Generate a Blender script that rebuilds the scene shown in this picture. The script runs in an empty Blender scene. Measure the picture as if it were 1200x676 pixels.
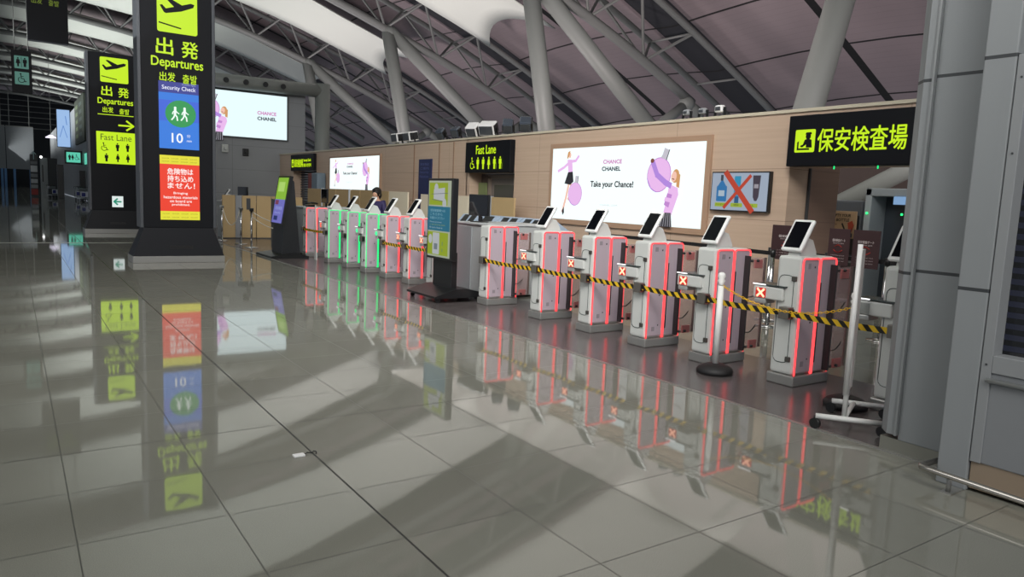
import bpy, bmesh, math, random
from mathutils import Vector, Matrix
random.seed(7)
PI = math.pi
S = bpy.context.scene
COL = S.collection

# ------------------------------------------------------------------ camera, world, lights, exposure
FPX, YAW, PITCH, ROLL, EYE = 858.73, .6009, .1223, .0417, 1.55
def camera():
    f = Vector((math.sin(YAW)*math.cos(PITCH), math.cos(YAW)*math.cos(PITCH), -math.sin(PITCH)))
    r0 = Vector((math.cos(YAW), -math.sin(YAW), 0)); u0 = r0.cross(f)
    r = r0*math.cos(ROLL) + u0*math.sin(ROLL); u = -r0*math.sin(ROLL) + u0*math.cos(ROLL)
    cd = bpy.data.cameras.new('camera'); cd.sensor_width = 36; cd.lens = FPX/1200*36
    cd.clip_start = .05; cd.clip_end = 600
    co = bpy.data.objects.new('camera', cd); COL.objects.link(co)
    m = Matrix((r, u, -f)).transposed().to_4x4(); m.translation = (0, 0, EYE)
    co.matrix_world = m
    S.camera = co
camera()
S.view_settings.view_transform = 'Standard'
S.view_settings.look = 'None'
S.view_settings.gamma = 1
S.view_settings.use_curve_mapping = False
S.view_settings.exposure = 0.0
w = bpy.data.worlds.new('world'); S.world = w; w.use_nodes = True
w.node_tree.nodes['Background'].inputs[0].default_value = (.80, .88, 1, 1)
w.node_tree.nodes['Background'].inputs[1].default_value = .26
try:
    S.cycles.max_bounces = 8; S.cycles.diffuse_bounces = 4; S.cycles.glossy_bounces = 4
    S.cycles.sample_clamp_indirect = 4; S.cycles.use_denoising = True
except Exception: pass

def area(name, loc, target, sx, sy, power, col=(1, 1, 1), spread=PI):
    l = bpy.data.lights.new(name, 'AREA'); l.shape = 'RECTANGLE'; l.size = sx; l.size_y = sy
    l.energy = power; l.color = col
    o = bpy.data.objects.new(name, l); COL.objects.link(o); o.location = loc
    o.rotation_euler = (Vector(target)-Vector(loc)).to_track_quat('-Z', 'Y').to_euler()
    l.spread = spread
    return o
# unseen upward lights added to brighten the white roof membranes
for k in range(-1, 9):
    area('membrane_fill_light', (1.0, 19.9+14.4*k, 5.2), (8.5, 19.9+14.4*k, 14), 13, 3, 650 if k >= 3 else (430 if k >= 0 else 220), (.98, 1, .97), math.radians(95))
# unseen fill lights added high over the hall
area('hall_fill_light', (-1, -7, 9), (5, 6, 0), 7, 7, 950, (1, .98, .95))
area('hall_fill_light', (-7, 9, 10), (6, 12, 0), 6, 10, 620, (1, .98, .95))
area('gate_row_fill_light', (0, 1, 9), (8.5, 13, 1.3), 5, 5, 420, (1, .97, .93), math.radians(80))  # added fill that brightens the tan wall and gate fronts
area('security_hall_downlight', (13.2, 13, 4.6), (13.2, 13, 0), 5, 20, 200, (1, .93, .85))
for yy in (2, 20, 34, 48):      # unseen washes added behind the security wall, lifting the pinkish roof panels
    area('roof_wash_light', (13.5, yy, 3.4), (24, yy+2, 10), 1.2, 3, 900, (1, .88, .88))

# ------------------------------------------------------------------ materials
def lin(h):
    h = h.lstrip('#'); v = [int(h[i:i+2], 16)/255 for i in (0, 2, 4)]
    return tuple((x/12.92 if x <= .04045 else ((x+.055)/1.055)**2.4) for x in v)
MC = {}
def mat(h, rough=.5, metal=0, emit=0, name=None, spec=.5, alpha=1, noise=0, trans=0):
    k = (h, rough, metal, emit, spec, alpha, noise, trans)
    if k in MC: return MC[k]
    m = bpy.data.materials.new(name or ('mat_'+h.strip('#'))); m.use_nodes = True
    nt = m.node_tree; b = nt.nodes['Principled BSDF']; c = lin(h)
    b.inputs['Base Color'].default_value = (*c, 1) if not emit else (.01, .01, .01, 1)
    b.inputs['Roughness'].default_value = rough; b.inputs['Metallic'].default_value = metal
    b.inputs['Specular IOR Level'].default_value = spec
    if emit:
        b.inputs['Emission Color'].default_value = (*c, 1); b.inputs['Emission Strength'].default_value = emit
    if alpha < 1: b.inputs['Alpha'].default_value = alpha
    if trans: b.inputs['Transmission Weight'].default_value = trans
    if noise:
        tc = nt.nodes.new('ShaderNodeTexCoord'); n = nt.nodes.new('ShaderNodeTexNoise'); n.inputs['Scale'].default_value = 3.0
        n.inputs['Detail'].default_value = 5
        mr = nt.nodes.new('ShaderNodeMapRange'); mr.inputs[3].default_value = 1-noise; mr.inputs[4].default_value = 1+noise
        mx = nt.nodes.new('ShaderNodeMix'); mx.data_type = 'RGBA'; mx.blend_type = 'MULTIPLY'; mx.inputs[0].default_value = 1
        mx.inputs[6].default_value = (*c, 1)
        nt.links.new(tc.outputs['Object'], n.inputs['Vector']); nt.links.new(n.outputs[0], mr.inputs[0])
        nt.links.new(mr.outputs[0], mx.inputs[7]); nt.links.new(mx.outputs[2], b.inputs['Base Color'])
    MC[k] = m
    return m

class NT:
    """small node helper"""
    def __init__(s, m): s.nt = m.node_tree; s.n = s.nt.nodes; s.l = s.nt.links
    def math(s, op, a, b=None, c=None):
        x = s.n.new('ShaderNodeMath'); x.operation = op
        for i, v in enumerate((a, b, c)):
            if v is None: continue
            if isinstance(v, (int, float)): x.inputs[i].default_value = v
            else: s.l.new(v, x.inputs[i])
        return x.outputs[0]
    def pos(s):
        g = s.n.new('ShaderNodeTexCoord'); p = s.n.new('ShaderNodeSeparateXYZ'); s.l.new(g.outputs['Object'], p.inputs[0])
        return g.outputs['Object'], p.outputs[0], p.outputs[1], p.outputs[2]
    def line(s, c, off, per, wid):          # 1 on the joint, 0 elsewhere
        a = s.math('SUBTRACT', c, off-per/2); a = s.math('DIVIDE', a, per); a = s.math('FRACT', a)
        a = s.math('SUBTRACT', a, .5); a = s.math('ABSOLUTE', a)
        return s.math('LESS_THAN', a, wid/per/2)
    def single(s, c, at, wid):
        a = s.math('SUBTRACT', c, at); a = s.math('ABSOLUTE', a); return s.math('LESS_THAN', a, wid/2)
    def mix(s, f, a, b):
        x = s.n.new('ShaderNodeMix'); x.data_type = 'RGBA'
        if isinstance(f, (int, float)): x.inputs[0].default_value = f
        else: s.l.new(f, x.inputs[0])
        for i, v in ((6, a), (7, b)):
            if isinstance(v, tuple): x.inputs[i].default_value = (*v, 1)
            else: s.l.new(v, x.inputs[i])
        return x.outputs[2]
    def noise(s, vec, scale, detail=4, stretch=None):
        if stretch:
            mp = s.n.new('ShaderNodeMapping'); mp.inputs['Scale'].default_value = stretch; s.l.new(vec, mp.inputs[0]); vec = mp.outputs[0]
        x = s.n.new('ShaderNodeTexNoise'); x.inputs['Scale'].default_value = scale; x.inputs['Detail'].default_value = detail
        s.l.new(vec, x.inputs['Vector']); return x.outputs[0]
    def bsdf(s): return s.n['Principled BSDF']
def newmat(name):
    m = bpy.data.materials.new(name); m.use_nodes = True; return m, NT(m)

def floor_mat():
    m, t = newmat('polished_granite'); v, x, y, z = t.pos(); b = t.bsdf()
    TX, TY, P = .1844, 5.346, .6228
    ln = t.math('MAXIMUM', t.line(x, TX, P, .006), t.line(y, TY, P, .006))
    bl = t.math('MAXIMUM', t.single(x, TX+2*P, .011), t.single(y, TY-P, .008))
    fine = t.noise(v, 260, 2); big = t.noise(v, 1.1, 3)
    # every slab differs a little
    tx = t.math('FLOOR', t.math('DIVIDE', t.math('SUBTRACT', x, TX), P)); ty = t.math('FLOOR', t.math('DIVIDE', t.math('SUBTRACT', y, TY), P))
    cb = t.n.new('ShaderNodeCombineXYZ'); t.l.new(tx, cb.inputs[0]); t.l.new(ty, cb.inputs[1])
    wn = t.n.new('ShaderNodeTexWhiteNoise'); wn.noise_dimensions = '3D'; t.l.new(cb.outputs[0], wn.inputs['Vector'])
    k = t.math('ADD', t.math('MULTIPLY', fine, .6), t.math('MULTIPLY', big, .2)); k = t.math('ADD', k, t.math('MULTIPLY', wn.outputs[0], .10))
    k = t.math('SUBTRACT', k, .1)
    c = t.mix(k, lin('#65665e'), lin('#acaca0'))
    c = t.mix(t.math('MULTIPLY', ln, .75), c, lin('#2a2a28')); c = t.mix(bl, c, lin('#0a0a0a'))
    t.l.new(c, b.inputs['Base Color'])
    r = t.math('ADD', .045, t.math('MULTIPLY', t.math('MAXIMUM', ln, bl), .4)); r = t.math('SUBTRACT', r, .008); t.l.new(r, b.inputs['Roughness'])
    b.inputs['Specular IOR Level'].default_value = .85
    # faint waviness of the polish
    bn = t.n.new('ShaderNodeBump'); bn.inputs['Strength'].default_value = .008; bn.inputs['Distance'].default_value = .02
    t.l.new(t.noise(v, 5, 2), bn.inputs['Height']); t.l.new(bn.outputs[0], b.inputs['Normal'])
    return m
def dark_floor_mat():
    m, t = newmat('dark_band_tile'); v, x, y, z = t.pos(); b = t.bsdf()
    c = t.mix(t.noise(v, 6, 6), lin('#3f3a3a'), lin('#6a6464')); ln = t.math('MAXIMUM', t.line(x, 4.72, .6, .004), t.line(y, 5.346, .6228, .004))
    c = t.mix(t.math('MULTIPLY', ln, .5), c, lin('#252222')); t.l.new(c, b.inputs['Base Color'])
    b.inputs['Roughness'].default_value = .22; b.inputs['Specular IOR Level'].default_value = .6
    return m
def wood_mat(name='light_wood_panel', a='#b39b87', bb='#c9b29c', vy=None):
    m, t = newmat(name); v, x, y, z = t.pos(); b = t.bsdf()
    g = t.noise(v, 1.5, 8, (1.0, .35, 14))
    c = t.mix(g, lin(a), lin(bb))
    ln = t.math('MAXIMUM', t.single(z, 2.14, .008), t.single(z, 1.38, .008))
    ln = t.math('MAXIMUM', ln, t.line(y, 12.75, 3.9, .008))
    c = t.mix(t.math('MULTIPLY', ln, .6), c, lin('#5e4a3c')); t.l.new(c, b.inputs['Base Color'])
    b.inputs['Roughness'].default_value = .42
    return m
def tape_mat():
    m, t = newmat('black_yellow_stripe'); v, x, y, z = t.pos(); b = t.bsdf()
    a = t.math('FRACT', t.math('DIVIDE', t.math('ADD', t.math('SUBTRACT', y, z), 40), .105))
    c = t.mix(t.math('GREATER_THAN', a, .5), lin('#0d0d0d'), lin('#d8b21c')); t.l.new(c, b.inputs['Base Color']); b.inputs['Roughness'].default_value = .5
    return m
def ceil_mat():
    m, t = newmat('roof_panel'); v, x, y, z = t.pos(); b = t.bsdf()
    c = t.mix(t.noise(v, .25, 4), lin('#776c6f'), lin('#94878a'))
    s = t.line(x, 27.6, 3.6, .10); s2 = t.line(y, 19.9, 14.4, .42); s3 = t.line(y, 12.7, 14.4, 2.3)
    c = t.mix(s3, c, lin('#25262b'))  # recess between top chords is not modelled, its darkness is painted in
    c = t.mix(s, c, lin('#171515')); c = t.mix(s2, c, lin('#070707'))
    # ribbing of the panels
    rb = t.math('FRACT', t.math('MULTIPLY', x, 3.0)); c = t.mix(t.math('MULTIPLY', t.math('LESS_THAN', rb, .08), .12), c, lin('#3c3638'))
    t.l.new(c, b.inputs['Base Color']); b.inputs['Roughness'].default_value = .8
    return m
def seam_mat(name, base, zlines, roughness=.42, metal=.35):
    m, t = newmat(name); v, x, y, z = t.pos(); b = t.bsdf()
    c = t.mix(t.noise(v, .9, 5), lin(base), tuple(q*1.12 for q in lin(base)))
    ln = None
    for zl in zlines:
        q = t.single(z, zl, .02); ln = q if ln is None else t.math('MAXIMUM', ln, q)
    if ln is not None: c = t.mix(ln, c, lin('#3a3d40'))
    t.l.new(c, b.inputs['Base Color']); b.inputs['Roughness'].default_value = roughness; b.inputs['Metallic'].default_value = metal
    return m
M_FLOOR, M_DARKFLOOR, M_WOOD, M_TAPE, M_CEIL = floor_mat(), dark_floor_mat(), wood_mat(), tape_mat(), ceil_mat()
M_STEELG = mat('#747674', .5, name='painted_grey_steel')
M_STRUT = mat('#7b7f7c', .5, name='painted_strut')
M_MEMB = mat('#c9cdc6', .85, name='white_membrane')
M_STAIN = mat('#9c9c99', .32, .55, name='brushed_stainless')
M_BLACK = mat('#17181a', .35, name='black_plastic')
M_NAVY = mat('#0c0e14', .5, name='sign_charcoal', spec=.2)
M_WHITEP = mat('#c3c6c3', .35, name='white_plastic')
M_MAUVE = mat('#b0a3ad', .4, name='side_panel_plastic')
M_CHROME = mat('#c8c8c8', .15, 1, name='chrome')
M_DKGREY = mat('#3b3d40', .45, name='dark_grey')
M_SCREEN = mat('#0b0d12', .08, name='dark_glass_screen', spec=.8)
M_TAN = mat('#b39a70', .6, name='tan_partition', noise=.06)
M_CREAM = mat('#d9cfb8', .6, name='cream_partition')
M_GREYP = mat('#8d9094', .5, name='grey_post')
LIME = '#c8f000'
M_LIME = mat(LIME, emit=.95)
M_RED = mat('#ff464a', emit=1.8, name='red_led')
M_GRN = mat('#18e67c', emit=1.4, name='green_led')
M_REDSIGN = mat('#ff3a14', emit=2.6, name='red_display')
M_GLASS = mat('#c9d6d4', .05, name='clear_glass', alpha=.22, spec=.8)
M_GLASSR = mat('#b99a9a', .08, name='flap_glass', alpha=.35, spec=.8)

# ------------------------------------------------------------------ mesh helpers
class MB:
    def __init__(s): s.b = bmesh.new()
    def box(s, x0, x1, y0, y1, z0, z1, bev=0, seg=2):
        r = bmesh.ops.create_cube(s.b, size=1)['verts']
        for v in r: v.co = Vector(((x0+x1)/2+v.co.x*(x1-x0), (y0+y1)/2+v.co.y*(y1-y0), (z0+z1)/2+v.co.z*(z1-z0)))
        if bev:
            es = list({e for v in r for e in v.link_edges}); bmesh.ops.bevel(s.b, geom=es, offset=bev, segments=seg, affect='EDGES', profile=.5)
        return s
    def cyl(s, p0, p1, r0, r1=None, n=16, caps=True):
        p0, p1 = Vector(p0), Vector(p1); r1 = r0 if r1 is None else r1; d = p1-p0
        q = d.to_track_quat('Z', 'Y'); A, B = [], []
        for i in range(n):
            a = 2*PI*i/n; u = q @ Vector((math.cos(a), math.sin(a), 0))
            A.append(s.b.verts.new(p0+u*r0)); B.append(s.b.verts.new(p1+u*r1))
        for i in range(n):
            f = s.b.faces.new((A[i], A[(i+1) % n], B[(i+1) % n], B[i])); f.smooth = n > 6
        if caps: s.b.faces.new(A[::-1]); s.b.faces.new(B)
        return s
    def tube(s, pts, r, n=8, closed=False):
        pts = [Vector(p) for p in pts]; rings = []; N = len(pts)
        for i, p in enumerate(pts):
            a = pts[(i-1) % N] if (closed or i) else p; b = pts[(i+1) % N] if (closed or i < N-1) else p
            d = (b-a).normalized(); up = Vector((0, 0, 1)) if abs(d.z) < .95 else Vector((0, 1, 0))
            sx = d.cross(up).normalized(); sy = sx.cross(d)
            rings.append([s.b.verts.new(p+(sx*math.cos(2*PI*j/n)+sy*math.sin(2*PI*j/n))*r) for j in range(n)])
        for i in range(N if closed else N-1):
            A, B = rings[i], rings[(i+1) % N]
            for j in range(n):
                f = s.b.faces.new((A[j], A[(j+1) % n], B[(j+1) % n], B[j])); f.smooth = True
        if not closed: s.b.faces.new(rings[0][::-1]); s.b.faces.new(rings[-1])
        return s
    def prism(s, poly, d):            # poly: 3D points of one face, d: extrusion vector
        d = Vector(d); A = [s.b.verts.new(Vector(p)) for p in poly]; B = [s.b.verts.new(Vector(p)+d) for p in poly]
        s.b.faces.new(A[::-1]); s.b.faces.new(B); n = len(A)
        for i in range(n): s.b.faces.new((A[i], A[(i+1) % n], B[(i+1) % n], B[i]))
        return s
    def sphere(s, c, r, sc=(1, 1, 1), seg=14):
        v = bmesh.ops.create_uvsphere(s.b, u_segments=seg, v_segments=max(6, seg//2+1), radius=r)['verts']
        for q in v: q.co = Vector((q.co.x*sc[0], q.co.y*sc[1], q.co.z*sc[2]))+Vector(c)
        for f in {f for q in v for f in q.link_faces}: f.smooth = True
        return s
    def lathe(s, c, prof, n=24):      # prof [(r,z)...] about a vertical axis
        rings = []
        for r, z in prof: rings.append([s.b.verts.new((c[0]+r*math.cos(2*PI*j/n), c[1]+r*math.sin(2*PI*j/n), c[2]+z)) for j in range(n)])
        for A, B in zip(rings, rings[1:]):
            for j in range(n):
                f = s.b.faces.new((A[j], A[(j+1) % n], B[(j+1) % n], B[j])); f.smooth = True
        s.b.faces.new(rings[0][::-1]); s.b.faces.new(rings[-1]); return s
    def mesh(s, name, off=Vector((0, 0, 0)), mats=()):
        bmesh.ops.recalc_face_normals(s.b, faces=s.b.faces[:])
        me = bpy.data.meshes.new(name)
        for v in s.b.verts: v.co -= off
        s.b.to_mesh(me); s.b.free()
        for m in mats: me.materials.append(m)
        return me
WL = {}      # world position of every object while it is being built
def obj(name, mb, m, parent=None, loc=None):
    off = WL[parent.name] if parent is not None else Vector(loc or (0, 0, 0))
    me = mb.mesh(name, off, (m,)) if isinstance(mb, MB) else mb.mesh(name, off)
    o = bpy.data.objects.new(name, me); COL.objects.link(o)
    if parent is not None: o.parent = parent
    else: o.location = off
    WL[o.name] = off.copy(); return o
def tag(o, label, cat, group=None, kind=None):
    if label: o['label'] = label
    if cat: o['category'] = cat
    if group: o['group'] = group
    if kind: o['kind'] = kind
    return o
def thing(name, label, cat, loc=(0, 0, 0), group=None):
    o = bpy.data.objects.new(name, None); COL.objects.link(o); o.location = loc; o.empty_display_size = .1
    WL[o.name] = Vector(loc); return tag(o, label, cat, group)
def struct(name, mb, m, loc=(0, 0, 0)):
    o = obj(name, mb, m, None, loc); o['kind'] = 'structure'; return o
def dup(root, loc, label, group=None, rot=None):
    r = root.copy(); COL.objects.link(r); r.location = loc; r['label'] = label
    if group: r['group'] = group
    if rot is not None: r.rotation_euler = (0, 0, rot)
    for ch in list(root.children):
        c = ch.copy(); COL.objects.link(c); c.parent = r
        for g in list(ch.children):
            d = g.copy(); COL.objects.link(d); d.parent = c
    return r

# lettering and pictures: coloured shapes laid on a flat panel of the place
def text_polys(s, bold=0):
    cu = bpy.data.curves.new('lettering', 'FONT'); cu.body = s; cu.offset = bold; cu.resolution_u = 3
    o = bpy.data.objects.new('lettering', cu); COL.objects.link(o); bpy.context.view_layer.update()
    me = bpy.data.meshes.new_from_object(o.evaluated_get(bpy.context.evaluated_depsgraph_get()))
    vs = [v.co.copy() for v in me.vertices]; fs = [list(p.vertices) for p in me.polygons]
    bpy.data.objects.remove(o); bpy.data.curves.remove(cu); bpy.data.meshes.remove(me)
    return vs, fs
TXT = {}
class Art:
    def __init__(s, origin, u, n, v=(0, 0, -1)):
        s.o, s.u, s.v, s.n = Vector(origin), Vector(u).normalized(), Vector(v).normalized(), Vector(n).normalized()
        s.vs, s.fs, s.mi, s.mats, s.k = [], [], [], [], 0
    def P(s, u, v): return s.o+s.u*u+s.v*v+s.n*(.0012*s.k)
    def _m(s, m):
        if m not in s.mats: s.mats.append(m)
        return s.mats.index(m)
    def poly(s, pts, m, step=True):
        if step: s.k += 1
        b = len(s.vs); s.vs += [s.P(*p) for p in pts]; s.fs.append(list(range(b, len(s.vs)))); s.mi.append(s._m(m)); return s
    def rect(s, u0, v0, u1, v1, m, r=0, step=True):
        if not r: return s.poly([(u0, v0), (u1, v0), (u1, v1), (u0, v1)], m, step)
        pts = []
        for cx, cy, a in ((u1-r, v0+r, -90), (u1-r, v1-r, 0), (u0+r, v1-r, 90), (u0+r, v0+r, 180)):
            for q in range(5): t = math.radians(a+q*22.5); pts.append((cx+r*math.cos(t), cy+r*math.sin(t)))
        return s.poly(pts, m, step)
    def ell(s, cu, cv, ru, rv, m, rot=0, n=24, step=True):
        pts = []
        for i in range(n):
            a = 2*PI*i/n; x, y = ru*math.cos(a), rv*math.sin(a); pts.append((cu+x*math.cos(rot)-y*math.sin(rot), cv+x*math.sin(rot)+y*math.cos(rot)))
        return s.poly(pts, m, step)
    def stroke(s, pts, wd, m, closed=False):
        s.k += 1
        if closed: pts = list(pts)+[pts[0]]
        for (a, b), (c, d) in zip(pts, pts[1:]):
            L = math.hypot(c-a, d-b) or 1; ex, ey = (c-a)/L*wd*.3, (d-b)/L*wd*.3; nx, ny = -(d-b)/L*wd/2, (c-a)/L*wd/2
            s.poly([(a-ex+nx, b-ey+ny), (c+ex+nx, d+ey+ny), (c+ex-nx, d+ey-ny), (a-ex-nx, b-ey-ny)], m, False)
        return s
    def text(s, t, u0, v0, wd, ht, m, bold=0):
        if bold:
            e = bold*ht*.55
            for du, dv in ((0, 0), (e, 0), (-e, 0), (0, e), (0, -e)): s.text(t, u0+du, v0+dv, wd, ht, m)
            return s
        if (t, bold) not in TXT: TXT[(t, bold)] = text_polys(t, bold)
        vs, fs = TXT[(t, bold)]
        if not vs: return s
        s.k += 1
        x0, x1 = min(v.x for v in vs), max(v.x for v in vs); y0, y1 = min(v.y for v in vs), max(v.y for v in vs)
        b = len(s.vs); s.vs += [s.P(u0+(v.x-x0)/(x1-x0)*wd, v0+ht-(v.y-y0)/(y1-y0)*ht) for v in vs]
        for f in fs: s.fs.append([b+i for i in f]); s.mi.append(s._m(m))
        return s
    def build(s, name, parent=None, loc=None):
        off = WL[parent.name] if parent is not None else Vector(loc or s.o)
        me = bpy.data.meshes.new(name); me.from_pydata([v-off for v in s.vs], [], s.fs)
        for m in s.mats: me.materials.append(m)
        me.polygons.foreach_set('material_index', s.mi); me.update()
        o = bpy.data.objects.new(name, me); COL.objects.link(o)
        if parent is not None: o.parent = parent
        else: o.location = off
        WL[o.name] = off.copy(); return o
# pictogram pieces on an Art
def man(A, cu, v0, h, m, female=False, cane=False):
    A.ell(cu, v0+h*.09, h*.085, h*.09, m); wd = h*.13
    if female: A.poly([(cu-wd, v0+h*.2), (cu+wd, v0+h*.2), (cu+wd*1.7, v0+h*.66), (cu+wd*.7, v0+h*.66), (cu+wd*.6, v0+h), (cu-wd*.6, v0+h), (cu-wd*.7, v0+h*.66), (cu-wd*1.7, v0+h*.66)], m)
    else: A.poly([(cu-wd*1.5, v0+h*.2), (cu+wd*1.5, v0+h*.2), (cu+wd*1.5, v0+h*.58), (cu+wd, v0+h*.58), (cu+wd*.9, v0+h), (cu-wd*.9, v0+h), (cu-wd, v0+h*.58), (cu-wd*1.5, v0+h*.58)], m)
    if cane: A.stroke([(cu+wd*2, v0+h*.5), (cu+wd*2, v0+h)], h*.03, m)
def wheel(A, cu, v0, h, m):
    A.ell(cu-h*.08, v0+h*.08, h*.08, h*.08, m)
    A.stroke([(cu-h*.06, v0+h*.18), (cu-h*.03, v0+h*.55), (cu+h*.2, v0+h*.57), (cu+h*.3, v0+h*.86), (cu+h*.42, v0+h*.82)], h*.075, m)
    A.stroke([(cu-h*.05, v0+h*.33), (cu+h*.16, v0+h*.34)], h*.06, m)
    pts = [(cu-h*.02+h*.28*math.cos(a), v0+h*.68+h*.28*math.sin(a)) for a in [math.radians(q) for q in range(15, 250, 20)]]
    A.stroke(pts, h*.065, m)
def plane_icon(A, u0, v0, wd, ht, m, dark):
    A.rect(u0, v0, u0+wd, v0+ht, m, r=wd*.06)
    q = lambda x, y: (u0+wd*x, v0+ht*y)
    A.poly([q(.07, .33), q(.13, .31), q(.22, .40), q(.42, .33), q(.2, .13), q(.28, .11), q(.62, .26), q(.84, .18), q(.93, .2), q(.9, .28), q(.6, .42), q(.22, .52), q(.17, .50)], dark)
    A.stroke([q(.05, .77), q(.58, .86)], ht*.035, dark)
def walker(A, cu, v0, h, m):
    A.ell(cu, v0+h*.08, h*.09, h*.09, m)
    A.stroke([(cu, v0+h*.2), (cu-h*.02, v0+h*.55)], h*.17, m)
    A.stroke([(cu-h*.02, v0+h*.55), (cu+h*.12, v0+h*.75), (cu+h*.15, v0+h)], h*.1, m)
    A.stroke([(cu-h*.02, v0+h*.55), (cu-h*.1, v0+h*.78), (cu-h*.25, v0+h*.97)], h*.1, m)
    A.stroke([(cu, v0+h*.24), (cu+h*.14, v0+h*.42), (cu+h*.26, v0+h*.5)], h*.07, m)
    A.stroke([(cu, v0+h*.24), (cu-h*.15, v0+h*.4), (cu-h*.2, v0+h*.55)], h*.07, m)

def interp(tab, x):
    for (a, b), (c, d) in zip(tab, tab[1:]):
        if x <= c: return b+(d-b)*(x-a)/(c-a)
    return tab[-1][1]
CH = [(-26, 12.9), (-12, 14.5), (-.4, 14.9), (2.6, 14.75), (4.3, 14.5), (9, 13.85), (12, 13.2), (15.2, 12.35), (18.8, 11.1), (22.3, 9.93), (25.8, 8.5), (29, 7.05), (31.2, 6.0), (40, 1.6)]
def chord(x): return (interp(CH, x-1.2)+interp(CH, x)+interp(CH, x+1.2))/3
YT = [12.7+14.4*k for k in range(0, 10)]

# ------------------------------------------------------------------ the setting
struct('floor', MB().box(-22, 4.71, -8, 166, -.12, 0), M_FLOOR)
struct('floor', MB().box(4.73, 6.45, -8, 31, -.12, 0), M_DARKFLOOR)
struct('floor', MB().box(6.45, 26, -8, 31, -.12, 0), M_FLOOR)
struct('trim_1', MB().box(4.70, 4.74, -8, 31, -.1, .004), M_STAIN)
struct('trim_2', MB().box(-22, 4.6, 21.15, 21.25, -.01, .003), mat('#b9b9b4', .3, .4))
# roof skin above the trusses
def roof():
    mb = MB(); b = mb.b; xs = [-26+1.8*i for i in range(37)]; ys = []
    y = -8.9
    while y < 172: ys.append(y); y += 2.4
    g = []
    for x in xs:
        row = []
        for y in ys:
            t = ((y-12.7) % 14.4)/14.4; z = chord(x)+2.7+.35*math.sin(PI*t)
            row.append(b.verts.new((x, y, z)))
        g.append(row)
    for i in range(len(xs)-1):
        for j in range(len(ys)-1): f = b.faces.new((g[i][j], g[i+1][j], g[i+1][j+1], g[i][j+1])); f.smooth = True
    top = [[b.verts.new(v.co+Vector((0, 0, .3))) for v in row] for row in g]
    for i in range(len(xs)-1):
        for j in range(len(ys)-1): b.faces.new((top[i][j], top[i][j+1], top[i+1][j+1], top[i+1][j]))
    struct('ceiling', mb, M_CEIL)
roof()
# far end of the hall
struct('wall_back', MB().box(-26, 24, 166, 166.6, 0, 17), mat('#26292c', .8))
struct('wall_right', MB().box(25.6, 26, -8, 31, 0, 4.7), mat('#3a302c', .8))
M_GW = mat('#6d7074', .6, name='grey_wall', noise=.05)
def grey_block():
    m, t = newmat('grey_metal_wall'); v, x, y, z = t.pos(); b = t.bsdf()
    c = t.mix(t.noise(v, .5, 4), lin('#85888c'), lin('#94979a')); ln = t.math('MAXIMUM', t.line(z, 3.2, .95, .015), t.line(x, 7.4, 3.0, .02))
    c = t.mix(t.math('MULTIPLY', ln, .35), c, lin('#3c3e40')); t.l.new(c, b.inputs['Base Color']); b.inputs['Roughness'].default_value = .5
    return m
M_GB = grey_block()
struct('wall_left', MB().box(5.0, 10.35, 31, 58, 0, 5.75), M_GB)
struct('wall_left', MB().box(5.0, 10.0, 58, 128, 0, 8.0), M_GB)

# tan panelled wall of the security area, with its openings
def tan_wall():
    mb = MB(); X0, X1 = 9.3, 9.75; T = 2.93
    # piers and lintels round: opening far (26.6..29.2), fast lane door (13.7..15.6)
    mb.box(X0, X1, 29.22, 31.0, 0, T)
    mb.box(X0, X1, 26.55, 29.22, 2.28, T)
    mb.box(X0, X1, 15.6, 26.55, 0, T)
    mb.box(X0, X1, 13.66, 15.6, 2.12, T)
    mb.box(X0, X1, 6.62, 13.66, 0, T)
    mb.box(X0, X1, 1.5, 6.62, 2.17, T)
    struct('wall_front', mb, M_WOOD)
    mb = MB(); mb.box(X0-.03, X1+.03, 1.5, 31.02, T, T+.045)
    struct('trim_3', mb, mat('#c5bda8', .5))
    struct('wall_side', MB().box(9.75, 10.55, 6.62, 6.9, 0, T-.02), wood_mat('jamb_wood', '#7b6456', '#8d7465'))
    struct('trim_4', MB().box(9.76, 9.79, 6.585, 6.62, 0, 2.17), M_DKGREY)
tan_wall()
# recess behind the fast lane door
d = MB(); d.box(9.55, 9.62, 13.70, 15.56, 0, 2.12)
dj = struct('door_1', MB().box(9.62, 9.75, 13.70, 15.56, 0, 2.11), mat('#5d4f48', .6))
o = obj('door_leaf', MB().box(9.56, 9.62, 13.85, 15.0, .02, 2.0, .01), mat('#6e655f', .5), dj)
o = obj('door_window', MB().box(9.545, 9.56, 14.05, 14.85, .9, 1.85), mat('#4a4744', .2), dj)
o = obj('door_frame', MB().box(9.54, 9.62, 13.72, 13.85, .0, 2.06).box(9.54, 9.62, 15.0, 15.13, 0, 2.06).box(9.54, 9.62, 13.72, 15.13, 2.0, 2.08), mat('#85776c', .5), dj)
def shutter():
    b = MB()
    for i in range(24): z = .02+i*.094; b.prism([(9.62, 26.6, z), (9.55, 26.6, z+.03), (9.62, 26.6, z+.085)], (0, 2.56, 0))
    s = struct('door_2', b, mat('#4e5258', .45)); return s
shutter()
struct('trim_5', MB().box(9.3, 9.42, 15.72, 15.76, 0, 2.92).box(9.285, 9.3, 17.15, 17.19, 0, 2.9).box(9.285, 9.3, 18.6, 18.64, 0, 2.9).box(9.285, 9.3, 16.4, 16.43, 0, 2.9), mat('#8a6f5a', .5))

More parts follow.
